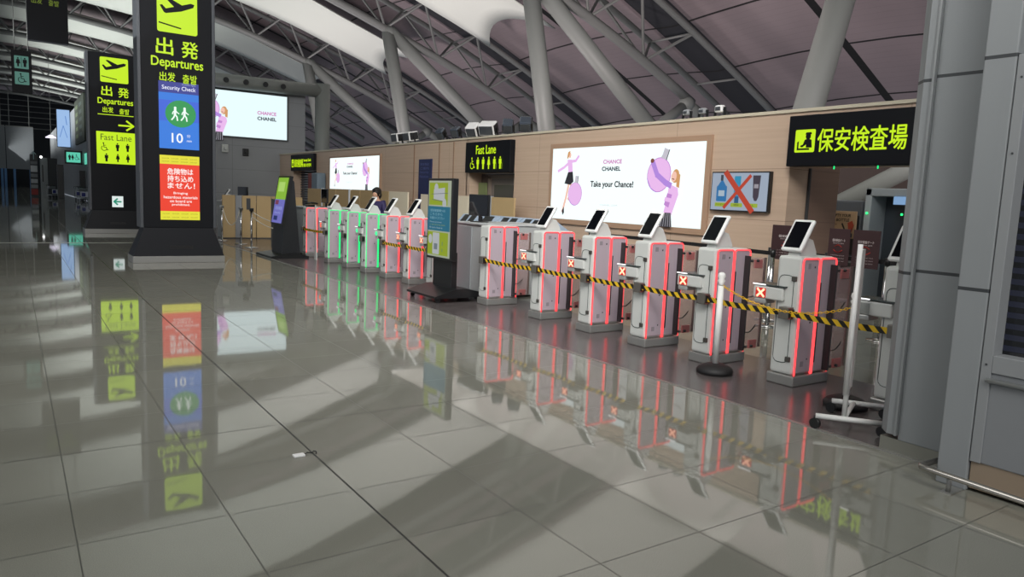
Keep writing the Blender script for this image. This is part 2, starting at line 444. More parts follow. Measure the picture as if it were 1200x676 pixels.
# foreground column, clad in grey sheet
M_CLAD = seam_mat('column_cladding', '#878b8d', (2.40, 1.2), .55, .1)
M_CLAD2 = seam_mat('column_cladding_return', '#8a8e90', (2.38, 1.18), .55, .1)
struct('trim_6', MB().box(4.73, 5.35, 2.10, 2.385, .09, 9.4, .006), M_CLAD)
struct('trim_7', MB().prism([(4.72, 2.39, .12), (4.72, 2.455, .12), (4.80, 2.53, .12), (5.4, 2.53, .12), (5.4, 2.39, .12)], (0, 0, 9.3)), M_CLAD2)
struct('trim_8', MB().box(4.70, 4.73, 2.383, 2.397, .12, 9.4), mat('#8d9192', .45, .2))
struct('trim_9', MB().box(4.735, 5.3, 2.05, 2.5, 0, .09), mat('#8b8b82', .4, .4))
struct('trim_10', MB().box(4.45, 5.3, 1.835, 2.0, 0, 9.4, .008), seam_mat('pier_cladding', '#8a8e90', (2.42, 1.15), .5, .1))
struct('trim_11', MB().box(4.76, 5.3, 2.0, 2.10, 0, 9.4), mat('#5f6264', .5))

# ------------------------------------------------------------------ roof trusses, struts, membranes
def truss():
    t = thing('roof_truss', 'nearest curved grey steel roof truss, above the grey column', 'roof truss', (0, YT[0], 0), 'roof trusses')
    Y = YT[0]; xs = [27.6-1.8*i for i in range(-4, 25)]
    bp = [(x, Y, chord(x)) for x in xs if x < 30]
    obj('bottom_chord', MB().tube(bp, .24, 10), M_STEELG, t)
    for sy in (-1, 1): obj('top_chord', MB().tube([(x, Y+sy*1.5, chord(x)+2.15) for x in xs], .17, 8), M_STEELG, t)
    for i in range(5, len(xs)-1, 2):
        bx = xs[i]      # bottom node
        for dx in (-1.8, 1.8):
            for sy in (-1, 1):
                x2 = bx+dx; obj('diagonal_brace', MB().cyl((bx, Y, chord(bx)), (x2, Y+sy*1.5, chord(x2)+2.15), .075, n=6), M_STEELG, t)
    for i in range(0, len(xs), 2):
        x = xs[i]; obj('cross_tie', MB().cyl((x, Y-1.5, chord(x)+2.15), (x, Y+1.5, chord(x)+2.15), .06, n=6), M_STEELG, t)
    return t
ORD = ['nearest', 'second', 'third', 'fourth', 'fifth', 'sixth', 'seventh', 'eighth', 'ninth', 'tenth']
t0 = truss()
for k in range(1, 10): dup(t0, (0, YT[k], 0), 'curved grey steel roof truss with triangular bracing, %s truss counted away from the camera' % ORD[k])
def membrane(k):
    yc = YT[k]+7.2 if k >= 0 else YT[0]-7.2
    mb = MB(); b = mb.b; xs = [23.4-1.2*i for i in range(38)]; rows = []
    for i, x in enumerate(xs):
        r = []
        for j in range(13):
            q = j/6-1; zz = chord(x)+.78+.75*(1-q*q)
            ex = (1-q*q)*-1.3*max(0, 1-i/4)      # curved cut of the near edge
            hw = 3.1+1.35*min(1, max(0, (17-x)/13)); r.append(b.verts.new((x+ex, yc+q*hw, zz)))
        rows.append(r)
    for A, B in zip(rows, rows[1:]):
        for j in range(12): f = b.faces.new((A[j], A[j+1], B[j+1], B[j])); f.smooth = True
    ret = bmesh.ops.extrude_face_region(b, geom=b.faces[:])
    for v in [g for g in ret['geom'] if isinstance(g, bmesh.types.BMVert)]: v.co.z += .05
    o = obj('roof_membrane', mb, M_MEMB, None, (0, yc, 0))
    tag(o, 'long white fabric air baffle under the roof, %s baffle counted away from the camera' % ORD[k+1], 'roof baffle', 'white roof baffles')
for k in range(-1, 9): membrane(k)

def ext(a, b, z): a, b = Vector(a), Vector(b); t = (z-a.z)/(b.z-a.z); return a+(b-a)*t
for k, nm in ((1, 'above the large lit advertisement'), (2, 'above the flood lamps'), (3, 'behind the grey corner pipe')):
    Y = YT[k]
    t = thing('roof_support', 'branching grey tubular roof support %s' % nm, 'roof support', (24, Y, 0), 'branching roof supports')
    a0, a1 = Vector((18.8, Y, 11.0)), ext((19.0, Y, 10.1), (20.1, Y, 4.8), 0)
    obj('steep_strut', MB().cyl(a0, a1, .38, .44, 28), M_STRUT, t)
    b0 = Vector((18.9, Y, 11.1)); obj('leaning_strut', MB().cyl(b0, ext((20.2, Y, 10.3), (26.6, Y, 5.4), 0), .37, .42, 28), M_STRUT, t)
    obj('head_joint', MB().sphere((18.85, Y, 11.0), .41), M_STRUT, t)
    obj('fork_branch', MB().cyl((29.0, Y, 6.75), (26.7, Y, 5.2), .26, n=16), M_STRUT, t)
    obj('fork_branch', MB().tube([(29.0, Y, 6.75), (29.9, Y, 6.4), (30.5, Y, 5.5), (31.2, Y, 0)], .3, 16), M_STRUT, t)
    obj('fork_joint', MB().sphere((29.0, Y, 6.75), .42), M_STRUT, t)
o = obj('support_strut', MB().cyl(ext((19.5, 12.7, 7.5), (18.4, 12.7, 4.2), 11.0), ext((19.5, 12.7, 7.5), (18.4, 12.7, 4.2), 0), .38, .43, 28), M_STRUT, None, (17, 12.7, 0)); tag(o, 'widest grey roof strut, rising behind the big security check sign', 'strut')
o = obj('support_strut', MB().cyl((17, 6.5, 3.85), (17, 12.9, .6), .21, n=28), M_STRUT, None, (17, 8, 0)); tag(o, 'slanting grey strut seen through the opening under the big security check sign', 'strut')

# grey pipe beam and post at the corner of the grey building
p = thing('corner_pipe_frame', 'thick grey pipe beam with round holes and its corner post by the grey wall', 'pipe frame', (10.95, 30.6, 0))
obj('post', MB().cyl((10.95, 30.6, 0), (10.95, 30.6, 5.95), .31, n=28), M_STRUT, p)
obj('beam', MB().cyl((5.1, 30.55, 5.6), (10.95, 30.6, 5.66), .27, n=28), M_STRUT, p)
for x in (7.0, 7.75, 8.5, 9.2):
    obj('air_nozzle', MB().cyl((x, 30.22, 5.62), (x, 30.29, 5.62), .1, n=16), M_BLACK, p)

# ------------------------------------------------------------------ advertising screens
WHITE_AD = mat('#eefafa', emit=1.12, name='lightbox_white')
PINK = mat('#e9b9ec', emit=1.0); PINKD = mat('#c98bd8', emit=.9); PURP = mat('#b48ae0', emit=.95); SKIN_AD = mat('#f2c2b0', emit=1.0)
HAIRAD = mat('#d9a06a', emit=.9); DARKAD = mat('#33323c', emit=.5); GREYAD = mat('#8d8d92', emit=.9); BROWNAD = mat('#8a4d3c', emit=.8); SILV = mat('#c7c4cf', emit=.95)
def bottle(A, cu, cv, r, rot):
    c, s_ = math.cos(rot), math.sin(rot); q = lambda x, y: (cu+x*c-y*s_, cv+x*s_+y*c)
    A.ell(cu, cv, r*.98, r*1.05, PINKD, rot); A.ell(cu, cv, r*.93, r*1.0, PINK, rot)
    A.poly([q(-r*.26, -r*1.0), q(r*.26, -r*1.0), q(r*.22, -r*1.18), q(-r*.22, -r*1.18)], SILV)
    A.poly([q(-r*.2, -r*1.18), q(r*.2, -r*1.18), q(r*.2, -r*1.62), q(-r*.2, -r*1.62)], SILV)
    A.stroke([q(r*.22, -r*1.02), q(r*.22, -r*1.64)], r*.06, DARKAD)
    A.stroke([q(-r*.8, r*.55), q(-r*.3, r*.95), q(r*.2, r*1.02)], r*.05, PURP)
def dancer(A, u, v, s_):
    q = lambda x, y: (u+x*s_, v+y*s_)
    A.stroke([q(.02, .52), q(-.04, .75), q(-.12, .98)], .045*s_, SKIN_AD); A.stroke([q(.06, .52), q(.12, .66), q(.02, .78)], .05*s_, SKIN_AD)
    A.poly([q(-.13, .97), q(-.08, .9), q(-.07, 1.0), q(-.11, 1.04)], DARKAD)
    A.stroke([q(.0, .2), q(-.12, .27), q(-.27, .33)], .045*s_, PINK); A.stroke([q(.06, .18), q(.17, .17), q(.24, .1)], .045*s_, PINK)
    A.poly([q(-.04, .15), q(.08, .15), q(.11, .36), q(0, .37)], PINK)
    A.poly([q(-.01, .35), q(.11, .34), q(.14, .5), q(.06, .55), q(-.09, .53)], DARKAD)
    A.ell(*q(.02, .08), .033*s_, .045*s_, SKIN_AD); A.poly([q(-.03, .03), q(.03, .01), q(.01, .08), q(-.03, .14), q(-.05, .12)], HAIRAD)
def hugger(A, u, v, s_):
    q = lambda x, y: (u+x*s_, v+y*s_)
    bottle(A, *q(-.02, -.0), .26*s_, .35)
    A.poly([q(.22, .14), q(.4, .2), q(.42, .3), q(.3, .62), q(.12, .62), q(.18, .4)], PINK)
    A.stroke([q(-.16, -.2), q(-.05, .0), q(.14, .12), q(.24, .16)], .09*s_, PURP)
    A.ell(*q(-.17, -.22), .04*s_, .035*s_, BROWNAD)
    A.ell(*q(.34, .02), .075*s_, .105*s_, HAIRAD, .2); A.poly([q(.36, -.04), q(.44, .0), q(.43, .2), q(.37, .18)], HAIRAD)
    A.ell(*q(.31, .03), .055*s_, .08*s_, SKIN_AD, .2); A.stroke([q(.28, .06), q(.32, .07)], .014*s_, BROWNAD)
    A.poly([q(.2, .28), q(.3, .3), q(.24, .5), q(.14, .46)], PINKD); A.poly([q(.16, .34), q(.3, .36), q(.26, .42), q(.14, .4)], PINK)
    A.poly([q(.1, .58), q(.3, .58), q(.33, .8), q(.07, .8)], DARKAD)
    for i in range(5): A.stroke([q(.13+i*.04, .59), q(.1+i*.05, .79)], .008*s_, SILV)
def ad_panel(label, x, y_left, y_right, z0, z1, frame, faces_x=True):
    if faces_x:
        t = thing('lightbox_display', label, 'advertising screen', (x, (y_left+y_right)/2, z0))
        obj('frame', MB().box(x-.05, x, y_right-frame, y_left+frame, z0-frame, z1+frame, .008), mat('#a88a72', .5), t)
        A = Art((x-.052, y_left, z1), (0, -1, 0), (-1, 0, 0)); W = y_left-y_right
    H = z1-z0
    A.rect(0, 0, W, H, WHITE_AD)
    dancer(A, W*.135, H*.03, H*.88); bottle(A, W*.195, H*.64, H*.155, .12)
    A.text('CHANCE', W*.395, H*.18, W*.125, H*.05, mat('#d58fc6', emit=.95), .12); A.text('CHANEL', W*.39, H*.272, W*.125, H*.052, mat('#46525e', emit=.7), .12)
    A.text('Take your Chance!', W*.315, H*.46, W*.29, H*.1, DARKAD, .06); A.text('CHANEL.COM', W*.39, H*.765, W*.12, H*.022, mat('#c4c9cc', emit=1))
    hugger(A, W*.765, H*.38, H*.78)
    A.build('picture', t); return t
ad_panel('large lit white advertisement with woman and pink bottle on the tan wall', 9.3, 12.20, 8.15, 1.18, 2.59, .1)
ad_panel('smaller lit white advertisement on the tan wall behind the green gates', 9.3, 25.03, 20.86, 1.62, 2.67, .06)
def high_ad():
    t = thing('lightbox_display', 'lit white advertisement high on the grey wall beside the large departures pylon', 'advertising screen', (7.6, 30.97, 3.56))
    obj('frame', MB().box(5.55, 9.62, 30.9, 31.0, 3.5, 5.36, .01), mat('#55585b', .5), t)
    A = Art((5.6, 30.898, 5.3), (1, 0, 0), (0, -1, 0)); W, H = 3.95, 1.75
    A.rect(0, 0, W, H, mat('#e4f8fb', emit=1.05)); hugger(A, .95, .75, 1.5)
    A.text('CHANCE', 2.75, .68, .75, .13, mat('#d58fc6', emit=.95), .12); A.text('CHANEL', 2.75, .9, .75, .13, mat('#46525e', emit=.7), .12)
    A.build('picture', t)
high_ad()

# ------------------------------------------------------------------ sign boxes on the wall
def lit_sign(name, label, x0, x1, y0, y1, z0, z1):
    t = thing(name, label, 'sign', ((x0+x1)/2, (y0+y1)/2, z0)); obj('housing', MB().box(x0, x1, y0, y1, z0, z1, .012), M_NAVY, t)
    return t, Art((x0-.002, y1, z1), (0, -1, 0), (-1, 0, 0))
t, A = lit_sign('security_check_sign', 'big black lit sign with five lime characters over the right opening', 9.12, 9.3, 3.7, 6.56, 2.16, 2.86)
DK = M_NAVY
A.rect(.12, .2, .43, .51, M_LIME, r=.02)
q = lambda x, y: (.12+.31*x, .2+.31*y)
A.poly([q(.12, .55), q(.2, .5), q(.2, .82), q(.75, .82), q(.75, .9), q(.12, .9)], DK); A.ell(*q(.66, .3), .04, .045, DK); A.poly([q(.5, .22), q(.55, .13), q(.8, .12), q(.83, .22)], DK)
A.poly([q(.5, .45), q(.66, .4), q(.84, .46), q(.88, .8), q(.58, .8), q(.58, .66), q(.4, .78), q(.3, .76), q(.3, .7), q(.42, .66)], DK)
A.build('pictogram', t); A = Art((9.118, 6.56, 2.86), (0, -1, 0), (-1, 0, 0))
A.text('保安検査場', .47, .2, 1.22, .31, M_LIME, .02); A.build('lettering', t); A = Art((9.118, 6.56, 2.86), (0, -1, 0), (-1, 0, 0))
A.text('Security Check', 1.78, .22, .75, .12, M_LIME, .02); A.text('安检  보안검색', 1.78, .39, .7, .1, M_LIME, .02)
A.build('small_lettering', t)
obj('status_lamp', MB().box(9.2, 9.215, 5.86, 5.872, 2.12, 2.16), M_GRN, t); obj('status_lamp', MB().box(9.2, 9.215, 5.25, 5.262, 2.12, 2.16), M_GRN, t)
t, A = lit_sign('security_check_sign', 'small black lit sign over the far shutter at the left end of the tan wall', 9.18, 9.3, 26.56, 29.2, 2.26, 2.88)
A.rect(.14, .18, .4, .48, M_LIME, r=.02); A.poly([(.2, .44), (.2, .34), (.27, .3), (.34, .34), (.34, .44)], DK); A.ell(.27, .25, .03, .035, DK)
A.build('pictogram', t); A = Art((9.178, 29.2, 2.88), (0, -1, 0), (-1, 0, 0)); A.text('保安検査場', .48, .18, 1.0, .3, M_LIME, .03); A.build('lettering', t); A = Art((9.178, 29.2, 2.88), (0, -1, 0), (-1, 0, 0)); A.text('Security Check', 1.56, .18, .82, .13, M_LIME, .02); A.text('安检 보안검색', 1.56, .35, .85, .13, M_LIME, .02)
A.build('small_lettering', t)
t, A = lit_sign('fast_lane_sign', 'dark grey lit sign with six lime figures above the door in the tan wall', 9.16, 9.3, 13.66, 15.6, 2.12, 2.84)
A.text('Fast Lane', .5, .09, .86, .2, M_LIME, .03); A.build('lettering', t); A = Art((9.158, 15.6, 2.84), (0, -1, 0), (-1, 0, 0))
wheel(A, .34, .36, .28, M_LIME)
for i in range(5): man(A, .6+i*.245, .36, .28, M_LIME, female=i == 2, cane=i > 2)
A.build('pictograms', t)
# monitor with the forbidden liquids
t = thing('wall_monitor', 'wall monitor showing bottles under a red cross', 'monitor', (9.25, 7.4, 1.5))
obj('housing', MB().box(9.22, 9.3, 6.88, 7.97, 1.49, 2.10, .01), M_BLACK, t)
A = Art((9.218, 7.95, 2.08), (0, -1, 0), (-1, 0, 0)); W, H = 1.05, .57
A.rect(0, 0, W, H, mat('#b9c8dd', emit=.62)); bl = mat('#2f86c8', emit=.6)
A.rect(.1, .2, .3, .44, bl, r=.02); A.poly([(.12, .2), (.28, .2), (.22, .12), (.18, .12)], bl); A.rect(.17, .03, .22, .12, mat('#4c5968', emit=.4)); A.rect(.14, .27, .26, .36, mat('#c7dcec', emit=.6))
A.rect(.44, .05, .56, .36, mat('#2fa8d4', emit=.6), r=.01); A.rect(.46, .36, .54, .46, mat('#2a6fa8', emit=.5))
A.poly([(.78, .04), (.92, .04), (.9, .36), (.87, .42), (.83, .42), (.8, .36)], mat('#564a5c', emit=.45)); A.rect(.81, .17, .89, .23, mat('#c8c2cc', emit=.5))
for u in (.09, .4, .68): A.rect(u, .46, u+.22, .52, mat('#b6cf3c', emit=.6), r=.01)
A.text('ペットボトル', .11, .47, .18, .035, M_BLACK); A.text('化粧水', .46, .47, .1, .035, M_BLACK); A.text('ジェル', .73, .47, .1, .035, M_BLACK)
rr = mat('#d84a2c', emit=.62); A.stroke([(.28, .0), (.8, .57)], .09, rr); A.stroke([(.74, .05), (.28, .53)], .055, rr)
A.build('picture', t)
# blue poster and the small posters
t = thing('blue_poster', 'tall dark blue notice poster on the tan wall left of the figures sign', 'poster', (9.28, 17.9, 1.2))
obj('board', MB().box(9.262, 9.3, 17.55, 18.27, .95, 2.5), mat('#1b2450', .5), t)
A = Art((9.258, 18.27, 2.5), (0, -1, 0), (-1, 0, 0)); lt = mat('#5a659a', .6)
for i in range(4): A.text(('保安検査', 'ご案内', 'Security', 'Notice')[i], .1, .1+i*.11, .5, .07, lt)
A.build('lettering', t)
o = obj('door_notice', MB().box(9.5, 9.545, 15.16, 15.5, 1.55, 1.9), mat('#6f7a50', .6), None, (9.5, 15.3, 1.55)); tag(o, 'small green and purple notice beside the recessed door', 'poster')
t = thing('wall_cabinet', 'grey and dark red box standing against the tan wall by the shutter', 'cabinet', (9.1, 25.9, 0))
obj('body', MB().box(8.95, 9.28, 25.5, 26.1, 0, 2.16, .04), mat('#6c7c88', .5), t); obj('side', MB().box(8.97, 9.27, 26.1, 26.5, 0, 2.15, .01), mat('#7c3832', .5), t)

# ------------------------------------------------------------------ boarding gates
def gate(led, y, label, tablet=True, arm='X', cassette=True, flap=True, xoff=0):
    t = thing('security_gate', label, 'automatic gate', (0, 0, 0), 'automatic gates in the row')
    obj('plinth', MB().box(-.005, .525, -.14, .14, 0, .095, .012), M_STAIN, t)
    obj('cabinet', MB().box(.0, .51, -.118, .122, .095, 1.15, .03, 3), M_WHITEP, t)
    # front cover outline with hinges
    r = .05; pts = []
    for cy, cz, a in ((.09-r, .98-r, 0), (-.06+r, .98-r, 90), (-.06+r, .2+r, 180), (.09-r, .2+r, 270)):
        for k in range(4): th = math.radians(a+30*k); pts.append((-.001, cy+r*math.cos(th), cz+r*math.sin(th)))
    obj('cover_seam', MB().tube(pts, .0035, 5, True), mat('#4a5452', .4), t)
    for z in (.24, .955): obj('hinge', MB().box(-.014, .02, -.09, -.04, z-.022, z+.022, .006), mat('#55544f', .4, .5), t)
    for x0, x1, slot in ((.012, .247, 0), (.265, .50, 1)):
        p = obj('side_panel', MB().box(x0, x1, -.130, -.11, .12, 1.135, .008), M_MAUVE, t)
        if slot: obj('slot', MB().box(.285, .297, -.134, -.128, .2, .92), M_BLACK, p)
        for u, z, sz in (((x0+x1)/2-.03, 1.07, .022), ((x0+x1)/2+.05, .57 if not slot else 1.07, .008), ((x0+x1)/2-.02, .2, .022), ((x0+x1)/2+.055, 1.06, .008), ((x0+x1)/2+.05, .24, .007)):
            if slot and sz > .01: continue
            obj('sensor_window', MB().box(u-sz, u+sz, -.134, -.129, z-sz*1.1, z+sz*1.1, .002), M_DKGREY if sz < .01 else mat('#8d858c', .4), p)
        r = .03; pts = []
        for cx, cz, a in ((x1-r, 1.135-r, 0), (x0+r, 1.135-r, 90)):
            for k in range(4): th = math.radians(a+30*k); pts.append((cx+r*math.cos(th), -.131, cz+r*math.sin(th)))
        pts = [(x1, -.131, .10)]+pts+[(x0, -.131, .10)]
        lo = obj('light_strip', MB().tube(pts, .0085, 6), M_GRN if led == 'green' else M_RED, p)
    if flap:
        f = obj('gate_flap', MB().box(.43, .69, -.175, -.167, .14, 1.06, .002), M_GLASSR, t)
        obj('hinge_post', MB().box(.415, .44, -.19, -.13, .12, 1.08, .004), mat('#3c3a3c', .4, .4), t)
        obj('edge_bar', MB().box(.675, .70, -.181, -.161, .14, 1.06, .003), mat('#7c6e68', .35, .5), f)
        for z in (.17, .99): obj('flap_clamp', MB().box(.52, .64, -.181, -.161, z-.035, z+.05, .003), mat('#b06a68', .4), f)
        for z in (1.03, .16):
            for x in (.455, .55): obj('knob', MB().cyl((x, -.20, z), (x, -.165, z), .013, n=10), M_BLACK, f)
        for z in (.72, .36):
            obj('flap_arm', MB().tube([(.43, -.195, z-.05), (.48, -.21, z-.045), (.54, -.21, z+.0), (.57, -.20, z+.02)], .006, 6), M_BLACK, f)
    if arm:
        a = obj('display_arm', MB().box(-.03, .13, .02, .335, .745, .86, .012), M_WHITEP, t)
        obj('scan_tray', MB().box(-.035, .2, .0, .34, .868, .878, .002), mat('#3e4646', .25), a)
        obj('tray_light', MB().box(-.04, -.034, .20, .335, .868, .878), mat('#ffffff', emit=1.6), a)
        obj('arm_base', MB().box(-.028, .12, .2, .32, .70, .745, .01), mat('#b4b6b5', .3, .5), a)
        AA = Art((-.032, .32, .852), (0, -1, 0), (-1, 0, 0))
        if arm == 'X':
            AA.rect(.015, .012, .125, .098, mat('#d42010', emit=.9), r=.01)
            for pp in ([(.035, .022), (.105, .088)], [(.105, .022), (.035, .088)]): AA.stroke(pp, .020, mat('#ffb090', emit=2.2))
        elif arm == 'off': AA.rect(.015, .012, .125, .098, mat('#8f9492', .4))
        elif arm == 'redarrow': AA.stroke([(.07, .015), (.03, .05), (.07, .09)], .03, M_REDSIGN)
        else:
            AA.poly([(.02, .055), (.075, .012), (.11, .03), (.11, .08), (.075, .098)], mat('#20ff90', emit=1.6))
        AA.build('lane_indicator', a)
    if tablet:
        nk = obj('tablet_neck', MB().prism([(.09, -.03, 1.14), (.34, -.03, 1.14), (.33, -.03, 1.19), (.27, -.03, 1.29), (.16, -.03, 1.32)], (0, .12, 0)), M_WHITEP, t)
        # tilted slab
        mb = MB(); mb.box(-.165, .165, -.105, .105, -.019, .019, .017, 3)
        ang = math.radians(-57); R = Matrix.Rotation(ang, 4, 'Y'); C = Vector((.16, .045, 1.325))
        for v in mb.b.verts: v.co = (R @ v.co)+C
        tb = obj('tablet', mb, mat('#dcdedd', .3), t)
        mb = MB(); mb.box(-.135, .135, -.078, .078, .0185, .0215)
        for v in mb.b.verts: v.co = (R @ v.co)+C
        obj('screen', mb, M_SCREEN, tb)
    if cassette:
        c = obj('tape_cassette', MB().box(-.075, .005, -.08, .02, .60, .705, .006), mat('#77736d', .35, .6), t)
        obj('tape_slot', MB().box(-.06, -.005, -.092, -.079, .615, .69), M_BLACK, c)
    t.location = (5.63, y, 0)
    return t
YG = {'Z': 2.95, 'A': 3.925, 'B': 4.86, 'C': 5.76, 'D': 6.67, 'E': 7.67, 'F': 8.97}
gA = gate('red', YG['A'], 'red-lit white gate nearest the camera, left of the white wheeled stand')
gate('red', YG['Z'], 'white gate half hidden behind the grey column', arm='off')
for k, lb in (('B', 'second red-lit gate from the right, behind the white post with black base'), ('C', 'third red-lit gate from the right, right of the lightbox woman in the skirt'), ('D', 'fourth red-lit gate from the right, below the middle of the large advertisement'),
              ('E', 'fifth red-lit gate from the right, its tablet at the left edge of the large advertisement')):
    dup(gA, (5.63, YG[k], 0), lb)
gate('red', YG['F'], 'red-lit gate without tablet beside the grey counter and desk monitor', tablet=False, arm=None)
YL = [10.63, 11.52, 12.46, 13.39, 14.34, 15.42, 16.88]
g4 = gate('green', YL[3], 'green-lit gate nearest the camera', arm='green', cassette=True, flap=False)
dup(g4, (5.63, YL[4], 0), 'middle one of the three green-lit gates')
dup(gate('green', YL[5], 'farthest of the three green-lit gates', arm='redarrow', cassette=False, flap=False), (5.63, 99, 0), 'x') if 0 else gate('green', YL[5], 'farthest of the three green-lit gates', arm='redarrow', flap=False)
gate('red', YL[2], 'red-lit gate directly right of the green gates, with a green arrow display', arm='green', flap=False)
g5 = gate('red', YL[1], 'red-lit gate just left of the standing map totem', arm='X', flap=False)
dup(g5, (5.63, YL[0], 0), 'pale gate mostly hidden behind the standing map totem')
gate('red', YL[6], 'red-lit gate left of the green gates, beside the grey desk with black monitor', tablet=False, arm=None, flap=False)
gf = gate('red', 25.0, 'far red-lit gate showing beside the large departures pylon', arm=None, cassette=False, flap=False)
dup(gf, (5.0, 26.3, 0), 'far gate with white tablet behind the large departures pylon')

def belt(y0, y1, label):
    mb = MB(); n = 8; pts = []
    for i in range(n+1):
        s_ = i/n; y = y0+(y1-y0)*s_; z = .655-.012*4*s_*(1-s_); pts.append((y, z))
    for (a, za), (b_, zb) in zip(pts, pts[1:]): mb.prism([(5.585, a, za-.026), (5.585, a, za+.026), (5.585, b_, zb+.026), (5.585, b_, zb-.026)], (-.002, 0, 0))
    o = obj('barrier_tape', mb, M_TAPE, None, (5.585, (y0+y1)/2, .6)); tag(o, label, 'barrier tape', 'black and yellow barrier tapes')
seq = [('F', 'E', 'between the counter gate and the next gate'), ('E', 'D', 'left of the large advertisement centre'), ('D', 'C', 'crossing below the advertisement centre'), ('C', 'B', 'ending near the white post'), ('B', 'A', 'just right of the round-headed white post'), ('A', 'Z', 'right of the nearest red-lit gate')]
for a, b_, lb in seq: belt(YG[a]-.09, YG[b_]-.03, 'black and yellow striped tape %s' % lb)
for i, lb in ((2, 'left of the map totem, from the green gates side'), (1, 'reaching behind the map totem')): belt(YL[i]-.09, YL[i-1]-.03, 'black and yellow striped tape %s' % lb)
belt(YL[6]-.09, YL[5]-.03, 'black and yellow striped tape from the gate by the black monitor')

# counter, monitor, tray tables
t = thing('counter', 'tall grey counter behind the map totem', 'counter', (6.4, 9.95, 0))
obj('body', MB().box(5.98, 7.1, 9.42, 10.42, .03, 1.12, .01), mat('#a4a8a9', .45), t); obj('worktop', MB().box(5.95, 7.15, 9.4, 10.44, 1.12, 1.15, .006), mat('#b6babc', .4), t)
obj('front_panel', MB().box(5.968, 5.98, 9.9, 10.4, .06, 1.08), mat('#8e9396', .45), t)
def monitor(loc, rz, label):
    m = thing('desk_monitor', label, 'monitor', (0, 0, 0))
    obj('foot', MB().box(-.1, .1, -.12, .12, 0, .015, .005), M_BLACK, m); obj('stem', MB().box(.0, .04, -.03, .03, .015, .2), M_BLACK, m)
    obj('panel', MB().box(-.03, .01, -.27, .27, .1, .44, .008), M_BLACK, m); obj('glass', MB().box(-.034, -.03, -.255, .255, .115, .425), M_SCREEN, m)
    m.location = loc; m.rotation_euler = (0, 0, rz)
monitor((6.2, 10.05, 1.15), .06, 'black desk monitor on the tall grey counter')
t = thing('counter', 'grey desk at the left end of the gate row under a black monitor', 'counter', (6.5, 17.6, 0))
obj('body', MB().box(5.75, 7.2, 17.15, 18.2, .03, 1.12, .01), mat('#9a9fa1', .45), t); obj('worktop', MB().box(5.72, 7.25, 17.12, 18.23, 1.12, 1.15, .006), mat('#b4b8ba', .4), t)
monitor((6.3, 17.35, 1.15), -.1, 'black desk monitor on the grey desk beside the left red-lit gate')
o = obj('desk_phone', MB().box(5.8, 6.02, 17.16, 17.34, 1.15, 1.2, .02).tube([(5.76, 17.2, 1.23), (5.9, 17.2, 1.25), (6.06, 17.2, 1.23)], .022), M_BLACK, None, (5.9, 17.2, 1.15)); tag(o, 'small black handset lying on the grey desk by the monitor', 'phone')
M_TRAY = mat('#9fb0c4', .4); 
for i, lb in enumerate(('nearest the lightbox, partly behind the gate tablet', 'second from the right', 'third from the right', 'farthest, next to the desk monitor')):
    y = 10.35+i*.72
    t = thing('tray_desk', 'blue-grey tray desk %s' % lb, 'tray desk', (7.9, y+.33, 0), 'blue-grey tray desks')
    obj('cabinet', MB().box(7.65, 8.3, y, y+.68, 0, 1.0, .01), mat('#7f8ea2', .5), t)
    obj('sloping_top', MB().prism([(7.6, y, 1.0), (7.6, y, 1.03), (7.74, y, 1.19), (7.95, y, 1.2), (8.3, y, 1.0)], (0, .68, 0)), M_TRAY, t)
    for dy in ((.1, .38) if i != 2 else (.18,)):
        obj('black_insert', MB().prism([(7.612, y+dy, 1.045), (7.608, y+dy, 1.052), (7.73, y+dy, 1.185), (7.734, y+dy, 1.178)], (0, .2 if i != 2 else .34, 0)), M_BLACK, t)
    obj('lip', MB().box(7.58, 7.61, y, y+.68, .98, 1.03), mat('#d7e2f2', .3), t)

# partitions
def partition(x, y0, y1, z, m, post, label):
    t = thing('partition_panel', label, 'partition', (x, (y0+y1)/2, 0), 'low partition panels')
    obj('panel', MB().box(x-.02, x+.02, y0, y1, .04, z, .004), m, t)
    if post: obj('post', MB().box(x-.04, x+.04, y1, y1+.1, 0, z+.02, .004), post, t)
ys = [12.95, 13.95, 14.85, 16.0, 17.4]
lbs = ['tan partition at the right end, below the six figures sign', 'cream partition second from the right below the six figures sign', 'cream partition below the recessed door', 'cream partition right behind the black desk monitor']
for i in range(4): partition(8.9, ys[i]+.06, ys[i+1]-.04, 1.56, M_TAN if i == 0 else M_CREAM, M_GREYP if i in (0, 2) else None, lbs[i])
lb2 = ['cream partition just left of the map totem', 'tan partition below the blue poster', 'tan partition right of the staff member', 'tan partition behind the staff member', 'tan partition below the small lit advertisement, right half', 'tan partition below the small lit advertisement, left half', 'tan partition left of the small lit advertisement', 'tan partition in front of the far shutter']
yy = [17.5, 18.7, 19.7, 20.7, 21.6, 22.7, 24.0, 25.4]
for i in range(7): partition(8.6, yy[i]+.02, yy[i+1]-.02-(.1 if i in (3, 5) else 0), 1.6, M_CREAM if i == 0 else M_TAN, mat('#dfe3ea', .4) if i in (3, 5) else None, lb2[i])
def partx(x0, x1, m, label, z=1.30):
    t = thing('partition_panel', label, 'partition', ((x0+x1)/2, 23, 0), 'low partition panels')
    obj('panel', MB().box(x0, x1, 22.98, 23.03, .03, z, .004), m, t); obj('foot', MB().box(x0, x1, 22.97, 23.04, 0, .03), M_DKGREY, t)
partx(5.19, 5.56, M_TAN, 'narrow tan partition beside the large departures pylon')
partx(5.57, 5.75, M_GREYP, 'narrow grey panel between two tan partitions below the grey wall')
partx(5.76, 6.17, M_TAN, 'tan partition behind the chrome rope post')
partx(6.19, 6.62, M_TAN, 'tan partition left of the leaning screen totem')
partx(6.64, 7.6, M_TAN, 'tan partition behind the leaning screen totem')
monitor((5.95, 23.6, 1.12), .3, 'small black monitor showing above the partitions below the grey wall')
